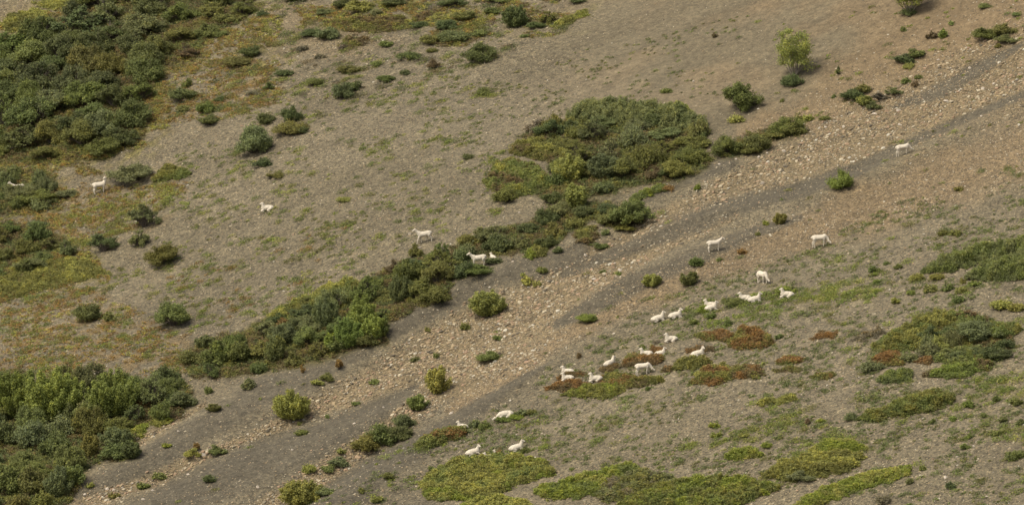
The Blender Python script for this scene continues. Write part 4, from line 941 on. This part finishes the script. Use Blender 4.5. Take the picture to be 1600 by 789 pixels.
def make_sheep(x, yb, pose, face, scale, label, yaw=0, stretch=False, young=False):
    """x, yb: pixel of the middle of the animal at ground level; face: heading in degrees (0 = right in the photo)"""
    ch, h, mz, f, side, upv = sheep_bones(pose, math.radians(yaw), stretch)
    bm = bmesh.new()
    for c in ch: bone_chain(bm, c)
    m0 = bpy.data.meshes.new('raw'); bm.to_mesh(m0); bm.free()
    tmp = bpy.data.objects.new('tmp', m0); COL.objects.link(tmp)
    md = tmp.modifiers.new('r', 'REMESH'); md.mode = 'VOXEL'; md.voxel_size = .017
    sm = tmp.modifiers.new('s', 'SMOOTH'); sm.factor = .5; sm.iterations = 3
    dg = bpy.context.evaluated_depsgraph_get(); me = bpy.data.meshes.new_from_object(tmp.evaluated_get(dg)); bpy.data.objects.remove(tmp); bpy.data.meshes.remove(m0)
    a = math.radians(face); gx, gy, gz = gpt(x, yb); ca, sa = math.cos(a), math.sin(a)
    e_ = .35
    sxg = float(height(gx + e_ * ca, gy + e_ * sa) - height(gx - e_ * ca, gy - e_ * sa)) / (2 * e_)
    syg = float(height(gx - e_ * sa, gy + e_ * ca) - height(gx + e_ * sa, gy - e_ * ca)) / (2 * e_)
    lying = pose in ('lie', 'sleep')
    xmax = 1.0 if pose in ('graze', 'sleep') else .3
    def bend(co):
        wgt = 1.0 if lying else 1 - .55 * min(max((co[2] - .05) / .5, 0), 1)
        if lying: wgt = .38
        cl = min(max(co[0], -.55), xmax)
        return Vector((co[0], co[1], co[2] + (sxg * cl + syg * co[1]) * wgt))
    n = len(me.vertices); V = np.zeros(n * 3, np.float32); me.vertices.foreach_get('co', V); V = V.reshape(-1, 3)
    V = V + ((fbm(V[:, 0] * 14 + 3, V[:, 2] * 14 + V[:, 1] * 9, 5, 2) - .5) * .016)[:, None]
    wg = np.full(n, .38) if lying else 1 - .55 * np.clip((V[:, 2] - .05) / .5, 0, 1)
    V[:, 2] += (sxg * np.clip(V[:, 0], -.55, xmax) + syg * V[:, 1]) * wg
    me.vertices.foreach_set('co', V.astype(np.float32).ravel()); me.polygons.foreach_set('use_smooth', np.ones(len(me.polygons), bool)); me.update()
    me.materials.clear(); me.materials.append(MFUR)
    e = link('wild_sheep', None, loc=(gx, gy, gz + .05 * (pose not in ('lie', 'sleep')))); e.rotation_euler = (0, 0, a); e.scale = (scale,) * 3
    tag(e, label, 'sheep', 'white wild sheep on the slope'); link('body', me, e)
    for s in (1, -1):
        hb = bmesh.new(); b0 = h + side * s * .04 + upv * .07 - f * .01
        L = .07 if young else .15
        pts = [(tuple(bend(b0)), .022), (tuple(bend(b0 + upv * L * .6 - f * L * .35 + side * s * .015)), .015), (tuple(bend(b0 + upv * L * .8 - f * L * .85 + side * s * .05)), .006)]
        bone_chain(hb, pts); hm = bpy.data.meshes.new('horn'); hb.to_mesh(hm); hb.free(); hm.materials.append(MHORN); link('horn', hm, e)
        eb = bmesh.new(); bmesh.ops.create_icosphere(eb, subdivisions=1, radius=.016, matrix=__import__('mathutils').Matrix.Translation(bend(h + f * .045 + side * s * .084 + upv * .02)))
        em = bpy.data.meshes.new('eye'); eb.to_mesh(em); eb.free(); em.materials.append(MDARK); link('eye', em, e)
    nb = bmesh.new(); bmesh.ops.create_icosphere(nb, subdivisions=2, radius=.024, matrix=__import__('mathutils').Matrix.Translation(bend(mz + f * .024)))
    nm = bpy.data.meshes.new('nose'); nb.to_mesh(nm); nb.free(); nm.materials.append(MNOSE); link('nose', nm, e)
    return e
make_sheep(156,302,'look',8,1.0,'white sheep standing in ochre moss beside the wide grey-green bush, head raised',-150)
make_sheep(662,380,'walk',184,1.0,'white sheep walking left on open gravel above the thicket',0)
make_sheep(747,417,'stand',186,.98,'white sheep stepping left with its forelegs hidden in the thicket',0)
make_sheep(770,405,'lie',125,.66,'young white sheep lying behind a small bush right of the one in the thicket',30,young=True)
make_sheep(1411,243,'graze',4,.92,'topmost white sheep, grazing alone on the brown and grey scree',0)
make_sheep(1116,393,'stand',12,.92,'white sheep standing right on the boundary of grey and brown scree',-15)
make_sheep(1281,386,'graze',-2,1.0,'white sheep grazing to the right, farthest right of the standing ones',-25)
make_sheep(1191,443,'graze',-58,.98,'white sheep grazing towards the camera above the row of lying ones',10)
make_sheep(1005,586,'graze',-4,.96,'white sheep grazing on the rusty mat among the lying ones',-10)
make_sheep(417,330,'lie',180,1.0,'white sheep lying alone on the gravel at the left',0)
make_sheep(1029,502,'lie',2,1.0,'white sheep lying, leftmost of the row on the grassy edge, facing right',-10)
make_sheep(1056,497,'lie',2,.98,'white sheep lying second from left in the row on the grassy edge',-30)
make_sheep(1109,481,'lie',178,.92,'white sheep lying behind its neighbour, its head to the left',20)
make_sheep(1112,485,'lie',0,.92,'white sheep lying in front of its neighbour, its head to the right',0)
make_sheep(1163,470,'lie',178,.92,'white sheep lying on dark grass facing left, left of a pair apart',20)
make_sheep(1180,472,'lie',0,.96,'white sheep lying on dark grass facing right, right of a pair apart',0)
make_sheep(1229,465,'lie',176,1.0,'white sheep lying farthest right, beside the lime grass',0)
make_sheep(1048,534,'lie',184,.92,'white sheep lying alone facing left above the rusty mats',0)
make_sheep(1009,557,'lie',180,.92,'white sheep lying facing left, back to back with another',0)
make_sheep(1032,556,'lie',0,.84,'white sheep lying facing right, back to back with another',0)
make_sheep(1091,557,'lie',2,.98,'white sheep lying facing right directly above the rounded olive mat',-50)
make_sheep(953,572,'lie',35,.98,'white sheep lying turned uphill above a small brown mat',-10)
make_sheep(886,585,'lie',170,.92,'white sheep lying behind the small brown mat, upper of the leftmost pair',10)
make_sheep(886,595,'lie',182,.90,'white sheep lying above the red-brown mat, lower of the leftmost pair',0)
make_sheep(930,596,'lie',184,.96,'white sheep lying between the leftmost pair and the grazing one',0)
make_sheep(789,653,'sleep',192,1.15,'white sheep asleep with its head down on the gravel',0)
make_sheep(722,670,'lie',165,.82,'white sheep lying at the scree edge beside the olive and orange mat',25)
make_sheep(740,711,'lie',2,1.02,'white sheep lying with one foreleg stretched out to the right',-40,stretch=True)
make_sheep(808,704,'lie',4,1.05,'white sheep lying facing right, above the patchy lime mat',-5)
make_sheep(763,717,'lie',185,.72,'white lamb lying low at the upper rim of the patchy lime mat',0,young=True)
make_sheep(777,711,'lie',190,.60,'white lamb with only its head showing beside a rusty tuft',0,young=True)
make_sheep(27,305,'stand',170,.95,'white sheep half hidden behind a twiggy bush at the left edge',0)

for o in bpy.data.objects:
    if '_px' in o: del o['_px']
print('objects', len(bpy.data.objects), 'protos', len(PROTO), 'faces', sum(len(m.polygons) for m in bpy.data.meshes))
